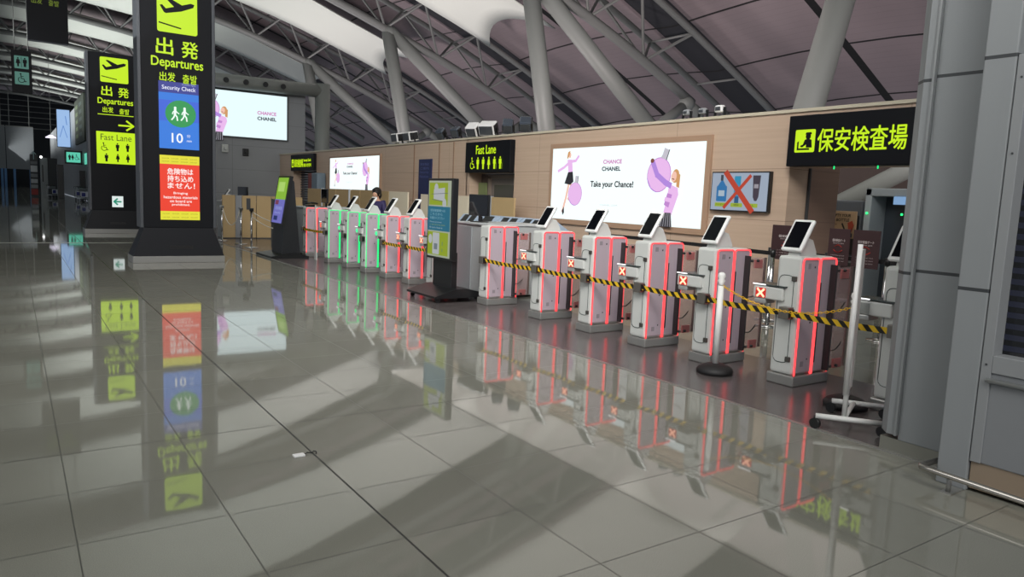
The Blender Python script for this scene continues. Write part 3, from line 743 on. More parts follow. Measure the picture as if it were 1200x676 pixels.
t = thing('counter', 'pale counter behind the far partitions below the grey wall', 'counter', (5.9, 23.7, 0)); obj('body', MB().box(5.3, 6.5, 23.4, 24.1, 0, 1.09), mat('#8f9496', .5), t); obj('worktop', MB().box(5.28, 6.52, 23.38, 24.12, 1.09, 1.12), mat('#b4b8ba', .4), t)

# ------------------------------------------------------------------ departures pylons
def pylon(loc, label):
    t = thing('sign_pylon', label, 'sign pylon', loc)
    x, y, z = loc
    def fr(x0, x1, y0, y1, a0, a1, b0, b1, z0, z1):    # frustum
        m = MB(); b = m.b
        A = [b.verts.new(p) for p in ((x0, y0, z0), (x1, y0, z0), (x1, y1, z0), (x0, y1, z0))]; B = [b.verts.new(p) for p in ((a0, b0, z1), (a1, b0, z1), (a1, b1, z1), (a0, b1, z1))]
        b.faces.new(A[::-1]); b.faces.new(B)
        for i in range(4): b.faces.new((A[i], A[(i+1) % 4], B[(i+1) % 4], B[i]))
        return m
    obj('plinth', MB().box(x-.85, x+.85, y, y+.75, 0, .13, .006), M_STAIN, t)
    obj('skirt', fr(x-.84, x+.84, y+.01, y+.74, x-.64, x+.64, y+.06, y+.55, .13, .69), mat('#101218', .5, spec=.25), t)
    obj('cabinet', MB().box(x-.64, x+.64, y+.06, y+.55, .69, 5.3, .01), M_NAVY, t)
    obj('side_frame', MB().box(x-.70, x-.64, y+.05, y+.56, .69, 5.3, .006), mat('#4d5055', .4, .4), t)
    obj('side_frame', MB().box(x+.64, x+.70, y+.05, y+.56, .69, 5.3, .006), mat('#4d5055', .4, .4), t)
    obj('vent_grille', MB().box(x-.18, x+.25, y+.022, y+.07, .27, .34), M_BLACK, t)
    return t
def pylon_head(A, u, top):
    plane_icon(A, u+.33, top, .75, .74, M_LIME, M_NAVY)
p1 = pylon((2.76, 15.79, 0), 'large black departures pylon with blue and red screens')
Y1 = 15.85; A = Art((2.06, Y1-.004, 5.3), (1, 0, 0), (0, -1, 0))
plane_icon(A, .355, .13, .72, .73, M_LIME, M_NAVY); A.build('pictogram', p1); A = Art((2.06, Y1-.004, 5.3), (1, 0, 0), (0, -1, 0))
A.text('出', .33, .97, .3, .31, M_LIME, .03); A.text('発', .78, .99, .3, .31, M_LIME, .03)
A.text('Departures', .24, 1.33, .93, .23, M_LIME, .03); A.text('出发', .38, 1.61, .28, .17, M_LIME, .02); A.text('출발', .79, 1.62, .26, .17, M_LIME, .02)
A.build('lettering', p1)
A = Art((2.42, Y1-.006, 3.52), (1, 0, 0), (0, -1, 0)); W, H = .725, 1.28
A.rect(0, 0, W, H, mat('#2a7ae0', emit=.95)); A.rect(0, .35, W, .75, mat('#3a66e0', emit=.9)); A.rect(0, 0, W, .21, mat('#39419e', emit=.8))
A.text('Security Check', .06, .075, .61, .1, mat('#e8ecff', emit=1), .02); A.text('Domestic flights', .42, .02, .25, .035, mat('#c0c8f0', emit=.9))
A.ell(.39, .6, .28, .26, mat('#28a455', emit=.8)); walker(A, .29, .47, .26, mat('#f0fff6', emit=1)); walker(A, .46, .47, .26, mat('#f0fff6', emit=1))
WT = mat('#f5f8ff', emit=1.0)
A.text('10', .22, .98, .2, .18, WT, .03); A.text('分', .49, .99, .07, .06, WT); A.text('min', .49, 1.09, .09, .045, WT)
sb = A.build('upper_screen', p1)
A = Art((2.42, Y1-.006, 2.11), (1, 0, 0), (0, -1, 0)); W, H = .725, 1.26
YEL = mat('#e6e02c', emit=.95); A.rect(0, 0, W, H, mat('#f0381a', emit=.95)); A.rect(0, 0, W, .17, YEL); A.rect(0, H-.17, W, H, YEL)
wt2 = mat('#fff2ee', emit=1)
for i in range(4):
    A.text('DANGER', .04+i*.17, .05, .13, .02, mat('#a8a020', emit=.7)); A.text('DANGER', .04+i*.17, .11, .13, .02, mat('#a8a020', emit=.7))
    A.text('DANGER', .04+i*.17, H-.13, .13, .02, mat('#a8a020', emit=.7)); A.text('DANGER', .04+i*.17, H-.06, .13, .02, mat('#a8a020', emit=.7))
A.text('危険物は', .13, .25, .47, .12, wt2, .035); A.text('持ち込め', .13, .39, .47, .12, wt2, .035); A.text('ません！', .13, .53, .5, .11, wt2, .035)
for i, s_ in enumerate(('Bringing', 'hazardous materials', 'on board are', 'prohibited.')):
    wd = (.26, .62, .4, .33)[i]; A.text(s_, .365-wd/2, .71+i*.075, wd, .055, wt2, .03)
A.build('lower_screen', p1)
p2 = pylon((2.63, 25.14, 0), 'smaller looking black departures pylon farther back, with lime fast lane panel')
A = Art((1.93, 25.196, 5.3), (1, 0, 0), (0, -1, 0))
plane_icon(A, .36, .12, .74, .72, M_LIME, M_NAVY); A.build('pictogram', p2); A = Art((1.93, 25.196, 5.3), (1, 0, 0), (0, -1, 0))
A.text('出', .38, .95, .28, .28, M_LIME, .03); A.text('発', .82, .97, .28, .28, M_LIME, .03)
A.text('Departures', .28, 1.3, .93, .22, M_LIME, .03); A.text('出发', .4, 1.56, .28, .16, M_LIME, .02); A.text('출발', .84, 1.58, .26, .16, M_LIME, .02)
A.build('lettering', p2); A = Art((1.93, 25.196, 5.3), (1, 0, 0), (0, -1, 0)); A.rect(.27, 1.77, 1.22, 1.79, M_LIME)
A.stroke([(.82, 2.07), (1.2, 2.07)], .05, M_LIME); A.stroke([(1.03, 1.93), (1.21, 2.07), (1.03, 2.2)], .05, M_LIME)
A.build('arrow', p2); A = Art((1.93, 25.196, 5.3), (1, 0, 0), (0, -1, 0)); A.rect(.22, 2.28, 1.28, 3.22, M_LIME); A.text('Fast Lane', .33, 2.35, .82, .18, mat('#5b6a10', .5))
wheel(A, .42, 2.6, .25, M_NAVY)
for i, (u, v) in enumerate(((.77, 2.6), (1.04, 2.6), (.47, 2.92), (.77, 2.92), (1.04, 2.92))): man(A, u, v, .24, M_NAVY, female=i > 2)
A.build('fast_lane_panel', p2)
A = Art((2.52, 25.194, 1.12), (1, 0, 0), (0, -1, 0)); A.rect(0, 0, .3, .33, mat('#e6f2f0', emit=.9)); g_ = mat('#18a080', emit=.7)
A.stroke([(.06, .165), (.24, .165)], .045, g_); A.stroke([(.14, .08), (.055, .165), (.14, .25)], .045, g_); A.build('exit_panel', p2)

# hanging signs
t = thing('hanging_sign', 'black hanging departures sign at the top left corner', 'hanging sign', (1.14, 28, 5.82))
obj('housing', MB().box(.6, 1.69, 28, 28.3, 5.82, 7.7, .01), M_NAVY, t)
for x in (.8, 1.5): obj('suspension_rod', MB().cyl((x, 28.15, 7.7), (x, 28.15, 17.2), .02, n=6), M_STEELG, t)
A = Art((.6, 27.996, 7.7), (1, 0, 0), (0, -1, 0)); dl = mat('#8fa82a', emit=.45)
A.text('Departures', .13, .3, .85, .2, dl, .02); A.text('出发', .13, .59, .28, .17, dl, .01); A.text('출발', .58, .6, .28, .17, dl, .01); A.build('lettering', t)
t = thing('hanging_sign', 'hanging restroom and wheelchair sign at the far left', 'hanging sign', (.42, 28.5, 4.25))
obj('housing', MB().box(.15, .69, 28.5, 28.62, 4.22, 5.53, .01), M_NAVY, t)
for x in (.25, .6): obj('suspension_rod', MB().cyl((x, 28.56, 5.53), (x, 28.56, 17.2), .012, n=6), M_STEELG, t)
A = Art((.15, 28.496, 5.53), (1, 0, 0), (0, -1, 0)); tl = mat('#5f9a8c', emit=.5)
A.rect(.08, .17, .46, .56, tl, r=.02); A.rect(.08, .66, .46, 1.05, tl, r=.02); man(A, .18, .22, .28, M_NAVY, True); man(A, .36, .22, .28, M_NAVY); A.rect(.262, .2, .275, .52, M_NAVY); wheel(A, .26, .7, .3, M_NAVY)
A.build('pictograms', t)

# ------------------------------------------------------------------ standing totems
t = thing('information_totem', 'black standing totem with green and blue map poster before the gates', 'totem', (5.4, 9.65, 0))
obj('base', MB().prism([(4.98, 9.2, .07), (5.95, 9.2, .07), (5.95, 9.2, .1), (5.5, 9.2, .2), (5.32, 9.2, .2), (4.98, 9.2, .1)], (0, .92, 0)), M_BLACK, t)
for x in (5.05, 5.87):
    for y in (9.26, 10.06): obj('caster', MB().cyl((x, y-.015, .035), (x, y+.015, .035), .035, n=12), M_BLACK, t)
obj('pedestal', MB().box(5.32, 5.42, 9.36, 9.93, .18, .72, .008), M_BLACK, t)
obj('case', MB().box(5.262, 5.36, 9.285, 10.045, .60, 1.80, .008), M_BLACK, t)
A = Art((5.26, 10.01, 1.765), (0, -1, 0), (-1, 0, 0)); W, H = .69, 1.13
g1, g2 = mat('#c3cdb4', emit=.55), mat('#a5bb1e', emit=.6); wh = mat('#cdd2d6', emit=.6); teal = mat('#1d7d9c', emit=.55)
A.rect(0, 0, W, H, g1); A.rect(.02, .03, W-.1, .36, g2); A.poly([(.16, .13), (.5, .1), (.5, .3), (.16, .27)], wh); A.ell(.24, .11, .06, .07, wh); A.ell(.5, .33, .06, .07, wh)
for q_ in (((.1, .2), (.6, .18)), ((.12, .28), (.45, .3))): A.stroke(q_, .008, mat('#8b8f98', emit=.4))
A.rect(0, .38, W, .74, teal)
for i, (s_, wd) in enumerate((('保安検査場へは', .46), ('こちらから', .38), ('お進みください', .44))): A.text(s_, .08, .42+i*.055, wd, .04, mat('#9fd0e0', emit=.6))
for i, (s_, wd) in enumerate((('Please proceed', .36), ('to the security check', .48), ('from here', .4))): A.text(s_, .08, .6+i*.04, wd, .028, mat('#a8bc70' if i == 1 else '#bcd4e0', emit=.55))
A.rect(.03, .76, W-.03, H-.03, g2); A.rect(.19, .77, .4, H-.04, wh, r=.02); A.ell(.12, .87, .06, .07, wh); A.rect(.24, .93, .35, 1.02, mat('#8c9aa2', emit=.5)); A.stroke([(.5, .9), (.5, .95)], .012, teal); A.stroke([(.5, 1.0), (.5, 1.04)], .012, teal)
A.build('poster', t)

t = thing('information_totem', 'black leaning screen totem with lime and violet picture, left of the gates', 'totem', (5.1, 16.9, 0))
obj('base', MB().prism([(4.72, 16.35, 0), (5.57, 16.35, 0), (5.57, 16.35, .05), (5.3, 16.35, .12), (4.72, 16.35, .05)], (0, 1.25, 0)), M_BLACK, t)
obj('pedestal', MB().prism([(5.0, 16.5, .05), (5.42, 16.5, .05), (5.33, 16.5, 1.0), (5.27, 16.5, 1.72), (5.2, 16.5, 1.78), (5.04, 16.5, .8)], (0, .78, 0)), mat('#1c1e22', .4), t)
sv = Vector((-.17, 0, -1)).normalized(); so = Vector((5.17, 17.32, 1.84)); sn = Vector((-1, 0, .17)).normalized()
q_ = [so, so+Vector((0, -.86, 0)), so+Vector((0, -.86, 0))+sv*1.12, so+sv*1.12]
obj('screen_case', MB().prism(q_, -sn*.07), M_BLACK, t)
A = Art(so+Vector((0, -.06, 0))+sv*.04+sn*.003, (0, -1, 0), sn, sv); A.rect(0, 0, .74, .5, mat('#93c83a', emit=.75)); A.rect(.1, .1, .55, .32, mat('#b6e070', emit=.8)); A.rect(0, .5, .74, 1.04, mat('#7473c6', emit=.8))
A.rect(.05, .52, .3, .62, mat('#8a4468', emit=.6)); A.text('保安検査', .12, .66, .5, .08, mat('#a9b4f0', emit=.8)); A.text('Security', .12, .78, .45, .06, mat('#a9b4f0', emit=.8)); A.rect(.12, .88, .4, .98, mat('#22337a', emit=.6)); A.build('screen', t)
o = obj('white_panel', MB().prism([(5.6, 15.95, 0.1), (5.62, 16.15, .1), (5.62, 16.15, 1.3), (5.6, 16.05, 1.32)], (.02, 0, 0)), M_WHITEP, None, (5.6, 16.0, .1))
tag(o, 'thin white upright panel beside the leaning screen totem', 'panel')
o.location.z = .0
t = thing('partition_panel', 'dark edged narrow screen panel left of the leaning totem', 'partition', (5.56, 18.9, 0), 'low partition panels')
obj('panel', MB().box(5.54, 5.58, 18.3, 19.2, .02, 1.28, .005), mat('#57595a', .5), t)

# rope stanchions near the pylon
def rope_post(x, y, h, label, sign=False):
    t = thing('rope_stanchion', label, 'stanchion', (x, y, 0), 'chrome rope posts')
    obj('base', MB().lathe((x, y, 0), [(.17, 0), (.17, .012), (.14, .02), (.03, .035)], 24), M_CHROME, t)
    obj('pole', MB().cyl((x, y, .03), (x, y, h), .026, n=16), M_CHROME, t)
    obj('rope_head', MB().box(x-.05, x+.05, y-.05, y+.05, h-.06, h+.02, .01), M_BLACK if sign else M_CHROME, t)
    if sign:
        obj('sign_plate', MB().box(x-.13, x-.03, y-.03, y-.015, h-.02, h+.27, .004), M_DKGREY, t)
rope_post(5.12, 19.5, 1.0, 'thick chrome rope post with small black sign plate', True)
rope_post(5.18, 20.8, .98, 'slim chrome rope post left of the signed rope post')
rope_post(5.0, 22.2, .98, 'slim chrome rope post closest to the large pylon')
def rope(p, q_, sag, label, r=.012):
    p, q_ = Vector(p), Vector(q_); pts = []
    for i in range(17):
        s_ = i/16; v = p.lerp(q_, s_); v.z -= sag*4*s_*(1-s_); pts.append(v)
    o = obj('barrier_rope', MB().tube(pts, r, 8), mat('#d6d2c4', .6), None, (p+q_)/2); tag(o, label, 'rope', 'white barrier ropes')
rope((5.01, 22.13, .93), (5.17, 20.87, .93), .45, 'white sagging rope close to the large pylon')
rope((5.16, 19.5, .92), (5.52, 17.4, .78), .12, 'upper white rope running to the leaning totem')
rope((5.16, 19.5, .78), (5.52, 17.4, .6), .12, 'lower white rope running to the leaning totem')

# white plastic posts with rubber bases and the yellow chain
def white_post(x, y, label, h=.95):
    t = thing('chain_post', label, 'post', (x, y, 0), 'white chain posts')
    b_ = obj('base', MB().lathe((x, y, 0), [(.165, 0), (.17, .03), (.15, .06), (.09, .085), (.04, .095)], 28), mat('#161618', .6), t)
    obj('tube', MB().cyl((x, y, .09), (x, y, h-.12), .028, n=16), mat('#dedfdd', .4), t)
    obj('ball_top', MB().lathe((x, y, h-.12), [(.03, 0), (.024, .02), (.036, .045), (.024, .06), (.036, .085), (.03, .11), (.012, .122)], 18), mat('#e4e4e2', .35), t)
white_post(5.42, 4.48, 'white post with round head and black rubber base in front of a red gate')
white_post(5.48, 3.20, 'white post with black rubber base behind the wheeled white stand', .93)
def chain(p, q_, sag, label, r=.009):
    p, q_ = Vector(p), Vector(q_); mb = MB(); N = 46; pts = []
    for i in range(N+1):
        s_ = i/N; v = p.lerp(q_, s_); v.z -= sag*4*s_*(1-s_); pts.append(v)
    for i in range(N):
        a, b_ = pts[i], pts[i+1]; d = (b_-a); c = (a+b_)/2; L = d.length*.62; dn = d.normalized(); sd = Vector((1, 0, 0)) if i % 2 else dn.cross(Vector((1, 0, 0)))
        mb.tube([c+dn*L*math.cos(k*PI/4)+sd*.009*math.sin(k*PI/4) for k in range(8)], .0032, 5, True)
    o = obj('plastic_chain', mb, mat('#e6b81a', .45), None, (p+q_)/2); tag(o, label, 'chain')
chain((5.42, 4.46, .83), (5.48, 3.23, .80), .13, 'yellow plastic chain sagging between the two white posts')

# wheeled white stand seen edge on
t = thing('wheeled_stand', 'white wheeled board stand seen edge-on beside the grey column', 'stand', (5.1, 2.95, 0))
Wm = mat('#d9dad8', .35)
def bar(a, b_, wd=.02): return MB().cyl(a, b_, wd, n=8)
F1a, F1b, F2a, F2b = Vector((5.22, 3.16, .095)), Vector((5.44, 2.86, .095)), Vector((4.72, 2.97, .095)), Vector((4.98, 2.62, .095))
for a, b_ in ((F1a, F1b), (F2a, F2b)): obj('foot_bar', bar(a, b_), Wm, t)
m1, m2 = F1a.lerp(F1b, .42), F2a.lerp(F2b, .42)
obj('cross_bar', bar(m1, m2, .018), Wm, t)
mm = m1.lerp(m2, .45)
obj('upright', MB().cyl(m2.lerp(m1, .05), m2.lerp(m1, .05)+Vector((0, 0, .45)), .018, n=10), Wm, t)
dr = (m2-m1).normalized(); nr = Vector((-dr.y, dr.x, 0))
a, b_ = m2.lerp(m1, .4), m2
obj('board', MB().prism([a+nr*.012+Vector((0, 0, .2)), b_+nr*.012+Vector((0, 0, .2)), b_+nr*.012+Vector((0, 0, 1.2)), a+nr*.012+Vector((0, 0, 1.2))], -nr*.024), Wm, t)
obj('edge_tube', MB().cyl(m2+Vector((0, 0, .18)), m2+Vector((0, 0, 1.24)), .017, n=10), mat('#e2e2e0', .3), t)
for p_ in (F1a, F1b, F2a, F2b):
    obj('caster', MB().cyl(p_+Vector((-.014, 0, -.055)), p_+Vector((.014, 0, -.055)), .038, n=14).cyl(p_+Vector((0, 0, -.03)), p_+Vector((0, 0, 0)), .012, n=8), M_BLACK, t)

# belt stanchions and brown posters by the opening
def belt_post(x, y, label):
    t = thing('belt_stanchion', label, 'stanchion', (x, y, 0), 'chrome belt posts')
    obj('base', MB().lathe((x, y, 0), [(.16, 0), (.16, .015), (.03, .035)], 20), M_CHROME, t); obj('pole', MB().cyl((x, y, .03), (x, y, .95), .03, n=14), M_CHROME, t)
    obj('belt_head', MB().cyl((x, y, .93), (x, y, 1.02), .034, n=14), M_BLACK, t)
BX = 8.75
posts = [(BX, 6.42, 'chrome belt post left of the leftmost brown notice'), (BX, 5.55, 'chrome belt post between the brown notices'), (BX, 4.75, 'chrome belt post right of the brown notices'), (BX, 8.6, 'chrome belt post below the wall monitor'), (8.3, 6.05, 'chrome belt post in front of the leftmost brown notice'), (BX, 10.3, 'chrome belt post below the large advertisement')]
for p_ in posts: belt_post(*p_)
def blk(x0, y0, x1, y1, z, label):
    mb = MB(); d = Vector((x1-x0, y1-y0, 0)).normalized(); n = Vector((-d.y, d.x, 0))*.0015
    P0, P1 = Vector((x0, y0, z)), Vector((x1, y1, z)); mb.prism([P0-n+Vector((0, 0, -.027)), P1-n+Vector((0, 0, -.027)), P1-n+Vector((0, 0, .027)), P0-n+Vector((0, 0, .027))], n*2)
    o = obj('queue_belt', mb, mat('#121314', .6), None, (P0+P1)/2); tag(o, label, 'belt', 'black queue belts')
blk(BX, 10.27, BX, 8.64, .97, 'black queue belt below the large advertisement'); blk(BX, 8.56, 8.33, 6.09, .97, 'black queue belt below the wall monitor')
blk(BX, 6.38, BX, 5.59, .97, 'black queue belt carrying the left brown notice'); blk(BX, 5.51, BX, 4.79, .97, 'black queue belt carrying the right brown notices'); blk(BX, 4.71, BX, 3.3, .97, 'black queue belt leading behind the grey column')
def brown(y0, y1, label):
    x = BX-.045
    t = thing('notice_board', label, 'notice', (x, (y0+y1)/2, .88), 'brown notices on the belts'); obj('board', MB().box(x-.01, x, y0, y1, .87, 1.34, .004), mat('#3a2426', .5), t)
    obj('hook', MB().box(x, x+.04, (y0+y1)/2-.03, (y0+y1)/2+.03, .985, 1.03), M_BLACK, t)
    A = Art((x-.012, y1, 1.34), (0, -1, 0), (-1, 0, 0)); W = y1-y0; l1 = mat('#cfc6c4', .6)
    A.text('保安検査ゲート', W*.2, .13, W*.6, .035, l1, .02); A.text('Security gate', W*.25, .175, W*.5, .02, l1); r_ = mat('#b5362c', .6)
    A.stroke([(W*.34+W*.32*i/8, .23-.025*math.sin(PI*i/8)) for i in range(9)], .01, r_); A.stroke([(W*.3+W*.4*i/8, .27+.03*math.sin(PI*i/8)) for i in range(9)], .012, r_)
    for i in range(3): A.text('この先 Please go ahead', W*.18, .33+i*.035, W*.64, .017, l1)
    A.build('lettering', t)
brown(5.80, 6.38, 'brown notice board left of the nearest gate tablet'); brown(5.23, 5.53-.01, 'brown notice board right of the nearest gate tablet') ; brown(4.84, 5.19, 'brown notice board just left of the white wheeled stand')

# security hall behind the opening
t = thing('baggage_scanner', 'dark grey baggage scanner seen through the opening', 'scanner', (13.6, 8.3, 0))
obj('housing', MB().box(13.2, 14.8, 7.75, 9.0, .5, 1.78, .03), mat('#4b5056', .45), t); obj('stand', MB().box(13.3, 14.7, 7.8, 8.95, 0, .5), mat('#83888c', .45), t)
obj('tunnel_mouth', MB().box(13.17, 13.2, 7.8, 8.25, .75, 1.5, .01), M_BLACK, t); obj('side_rail', MB().box(13.1, 13.2, 7.75, 9.0, .6, .72), M_GREYP, t)
t = thing('walk_through_detector', 'grey walk-through body scanner frame with green lamps behind the opening', 'scanner', (13.0, 7.1, 0))
obj('side_column', MB().box(12.9, 13.5, 7.42, 7.54, 0, 2.0, .015), mat('#9aa3a8', .4), t); obj('side_column', MB().box(12.9, 13.5, 6.5, 6.62, 0, 2.0, .015), mat('#9aa3a8', .4), t)
obj('header', MB().box(12.9, 13.5, 6.5, 7.54, 1.86, 2.0, .015), mat('#8c959a', .4), t); obj('inner_panel', MB().box(13.4, 13.46, 6.62, 7.42, 0, 1.86), mat('#3e454c', .3), t)
obj('display', MB().box(12.87, 12.9, 6.72, 7.0, 1.72, 1.86), mat('#8fb8e6', emit=.7), t)
for y in (7.48, 6.84): obj('lamp', MB().sphere((12.89, y, 1.55), .02), mat('#20ff70', emit=3), t)
t = thing('notice_board', 'pale notice about emptying bottles in front of the baggage scanner', 'notice', (12.0, 7.4, 0))
obj('pole', MB().cyl((12.05, 7.4, 0), (12.05, 7.4, 1.3), .02, n=10), M_GREYP, t); obj('board', MB().box(12.0, 12.03, 7.14, 7.66, 1.1, 1.57, .005), mat('#b59a7a', .5), t); obj('foot', MB().box(11.85, 12.25, 7.2, 7.6, 0, .02), M_GREYP, t)
A = Art((11.998, 7.66, 1.57), (0, -1, 0), (-1, 0, 0)); A.text('EMPTY YOUR', .06, .05, .36, .05, M_BLACK, .03); A.text('BOTTLE', .16, .13, .24, .05, M_BLACK, .03); A.text('DISPOSE', .03, .22, .15, .03, mat('#5a3a30', .6)); A.text('HERE', .03, .3, .1, .03, mat('#5a3a30', .6))
A.poly([(.38, .2), (.46, .16), (.5, .24), (.46, .36), (.4, .34)], mat('#a8452f', .6)); A.stroke([(.28, .22), (.35, .36)], .03, M_BLACK); A.rect(.15, .38, .48, .45, mat('#3a3f44', .6)); A.build('lettering', t)

# ------------------------------------------------------------------ flood lamps along the wall top
def flood(x, y, h, w_, d_, tilt, rz, label, m, power):
    t = thing('flood_lamp', label, 'flood lamp', (0, 0, 0), 'flood lamps on the wall top')
    obj('bracket', MB().box(-.06, .06, -.08, .08, 0, .02).cyl((0, 0, 0), (0, 0, h*.5), .02, n=8), M_DKGREY, t)
    mb = MB(); mb.box(-d_/2, d_/2, -w_/2, w_/2, -h/2, h/2, .03); R = Matrix.Rotation(tilt, 4, 'Y'); C = Vector((0, 0, h*.5+.08))
    for v in mb.b.verts: v.co = (R @ v.co)+C
    obj('housing', mb, m, t)
    mb = MB()
    for i in range(5): mb.box(d_/2, d_/2+.035, -w_/2+.03+i*(w_-.06)/4-.006, -w_/2+.03+i*(w_-.06)/4+.006, -h/2+.02, h/2-.02)
    for v in mb.b.verts: v.co = (R @ v.co)+C
    obj('cooling_fins', mb, M_DKGREY, t)
    mb = MB(); mb.box(-d_/2+.03, d_/2-.02, -w_/2-.012, -w_/2, -h/2+.03, h/2-.03, .004).box(-.02, .02, -w_/2-.035, -w_/2-.012, -h/2-.06, .02).box(-.02, .02, w_/2, w_/2+.02, -h/2-.06, .02)
    for v in mb.b.verts: v.co = (R @ v.co)+C
    obj('yoke', mb, M_BLACK, t)
    mb = MB(); mb.box(-d_/2-.008, -d_/2, -w_/2+.03, w_/2-.03, -h/2+.03, h/2-.03)
    for v in mb.b.verts: v.co = (R @ v.co)+C
    obj('rear_plate', mb, mat('#4b4f55', .4, .3), t)
    t.location = (x, y, 2.976); t.rotation_euler = (0, 0, rz)
    if power:
        l = bpy.data.lights.new('flood_lamp_light', 'SPOT'); l.energy = power; l.spot_size = 1.9; l.spot_blend = .6; l.color = (1, .86, .86); l.shadow_soft_size = .15
        lo = bpy.data.objects.new('flood_lamp_light', l); COL.objects.link(lo); lo.location = (x+.3, y, 3.5); lo.rotation_euler = Vector((.75, .15, .7)).to_track_quat('-Z', 'Y').to_euler()
LW = mat('#e6e6e6', .35); LD = mat('#2c3036', .3, .3); LB = mat('#59616e', .25, .6)
flood(9.5, 20.1, .26, .42, .3, -.2, 0, 'white flood lamp leftmost of the lamps on the tan wall', LW, 300)
flood(9.5, 19.3, .26, .42, .3, -.2, 0, 'white flood lamp second from the left on the tan wall', LW, 0)
flood(9.5, 17.5, .24, .22, .22, -.7, .5, 'small dark flood lamp left of the pair of white boxes', LB, 300)
flood(9.5, 16.7, .24, .22, .22, -.5, .5, 'small dark flood lamp directly left of the pair of white boxes', LB, 0)
flood(9.5, 15.85, .27, .3, .3, -.6, .6, 'white topped box flood lamp left of its twin above the figures sign', LW, 300)
flood(9.5, 15.15, .27, .4, .3, -.5, .6, 'wide white topped box flood lamp above the figures sign', LW, 300)
flood(9.5, 14.3, .27, .24, .24, -.8, .9, 'dark flood lamp right of the white boxes above the figures sign', LB, 0)
flood(9.5, 13.6, .27, .26, .24, -.8, .9, 'dark flood lamp rightmost above the figures sign, by the steep strut', LB, 300)
flood(9.5, 8.85, .1, .14, .1, 0, 0, 'tiny grey lamp leftmost of three above the wall monitor', M_GREYP, 250)
flood(9.5, 8.5, .1, .14, .1, 0, 0, 'tiny grey lamp in the middle of three above the wall monitor', M_GREYP, 0)
flood(9.5, 8.15, .12, .16, .1, 0, 0, 'tiny white lamp rightmost of three above the wall monitor', LW, 0)

# ------------------------------------------------------------------ flight information cabinet and bumper rail on the right
t = thing('flight_information_board', 'tall grey flight information cabinet with dark screen at the right edge', 'information board', (4.7, .9, 0))
G1 = mat('#86898c', .5, .1); obj('lower_panel', MB().box(4.46, 5.2, -.6, 1.83, .18, .70, .006), G1, t)
obj('frame', MB().box(4.45, 5.2, 1.775, 1.83, .18, 2.42, .004).box(4.45, 5.2, -.6, 1.775, .70, .80, .004).box(4.45, 5.2, -.6, 1.775, 2.36, 2.42, .004), mat('#909395', .5, .1), t)
obj('ledge', MB().cyl((4.44, -.6, .66), (4.44, 1.79, .66), .014, n=10), mat('#b2b5b6', .3, .5), t)
obj('kick_plate', MB().box(4.47, 5.2, -.6, 1.83, .02, .18, .004), mat('#a08f7c', .4, .3), t)
for z in (.745, 2.3, 1.9): obj('screw', MB().cyl((4.446, 1.803, z), (4.452, 1.803, z), .006, n=8), M_DKGREY, t)
A = Art((4.56, 1.775, 2.36), (0, -1, 0), (-1, 0, 0)); A.rect(0, 0, 2.36, 1.56, M_SCREEN); nv = mat('#2c3350', emit=.22); dk = mat('#12141c', emit=.12)
for i in range(20): A.rect(0, .33+i*.062, 2.3, .33+i*.062+.031, nv, step=(i == 0))
bt = mat('#9fb0ff', emit=1.3)
for i, s_ in enumerate(('21:20', '21:45', '22:25', '00:25')): A.text(s_, .035, .055+i*.058, .16, .036, bt, .03); A.text(('東京', '札幌', '上海', '香港')[i], .3, .055+i*.058, .16, .036, bt, .03)
A.build('screen', t)
struct('wall_right', MB().box(4.75, 5.2, -.6, 1.83, 2.42, 9.4), mat('#17181d', .6))
t = thing('bumper_rail', 'low stainless bumper rail on the floor at the lower right corner', 'rail', (4.28, 1.4, 0))
obj('rail', MB().tube([(4.5, 2.02, .11), (4.33, 2.03, .11), (4.30, 2.015, .11), (4.295, 1.97, .11), (4.26, 1.5, .11), (4.24, .9, .11), (4.22, -.3, .11)], .017, 12), mat('#b0aca6', .25, .9), t)
for y in (1.87, .6):
    obj('post', MB().cyl((4.33, y, .0), (4.33, y, .10), .013, n=10), M_STAIN, t); obj('foot', MB().box(4.30, 4.44, y-.03, y+.03, 0, .008), M_STAIN, t)
# cable end left on the floor
t = thing('cable_tag', 'small white tag with a black cord lying on the polished floor', 'cable', (1.36, 4.09, 0))
obj('tag', MB().box(1.31, 1.375, 4.07, 4.115, .001, .012, .003), mat('#e4e4e4', .4), t); obj('cord', MB().tube([(1.375, 4.09, .006), (1.40, 4.12, .006), (1.425, 4.1, .006), (1.44, 4.13, .006), (1.455, 4.11, .006), (1.44, 4.08, .006)], .003, 6), M_BLACK, t)

# ------------------------------------------------------------------ corridor wall and far end
def flush(name, label, cat, y0, y1, z0, z1, m, th=.15):
    t = thing(name, label, cat, (5.0-th, (y0+y1)/2, z0)); obj('housing', MB().box(5.0-th, 5.0, y0, y1, z0, z1, .01), M_BLACK, t); obj('face', MB().box(4.99-th, 5.0-th, y0+.08, y1-.08, z0+.05, z1-.05), m, t); return t
t = thing('lit_billboard', 'tall lit pale blue billboard sticking out of the far grey wall', 'billboard', (4.3, 85, 4.8)); obj('face', MB().box(3.9, 4.95, 84, 84.15, 4.7, 8.2, .01), mat('#a4c8f6', emit=.85), t)
obj('case', MB().box(3.85, 5.0, 84.15, 84.5, 4.65, 8.25), M_NAVY, t); A = Art((3.9, 83.99, 8.2), (1, 0, 0), (0, -1, 0)); A.stroke([(.2, 2.6), (.5, 1.5), (.8, 2.6)], .05, mat('#5a8ad8', emit=.8)); A.stroke([(.7, .6), (.8, 1.4)], .06, mat('#5a8ad8', emit=.8)); A.build('picture', t)
t = thing('dark_banner', 'dark olive hanging banner on the far grey wall above the restroom sign', 'banner', (4.9, 70, 4.6)); obj('cloth', MB().box(4.86, 5.0, 66.5, 76, 4.6, 8.3), mat('#31382f', .7), t)
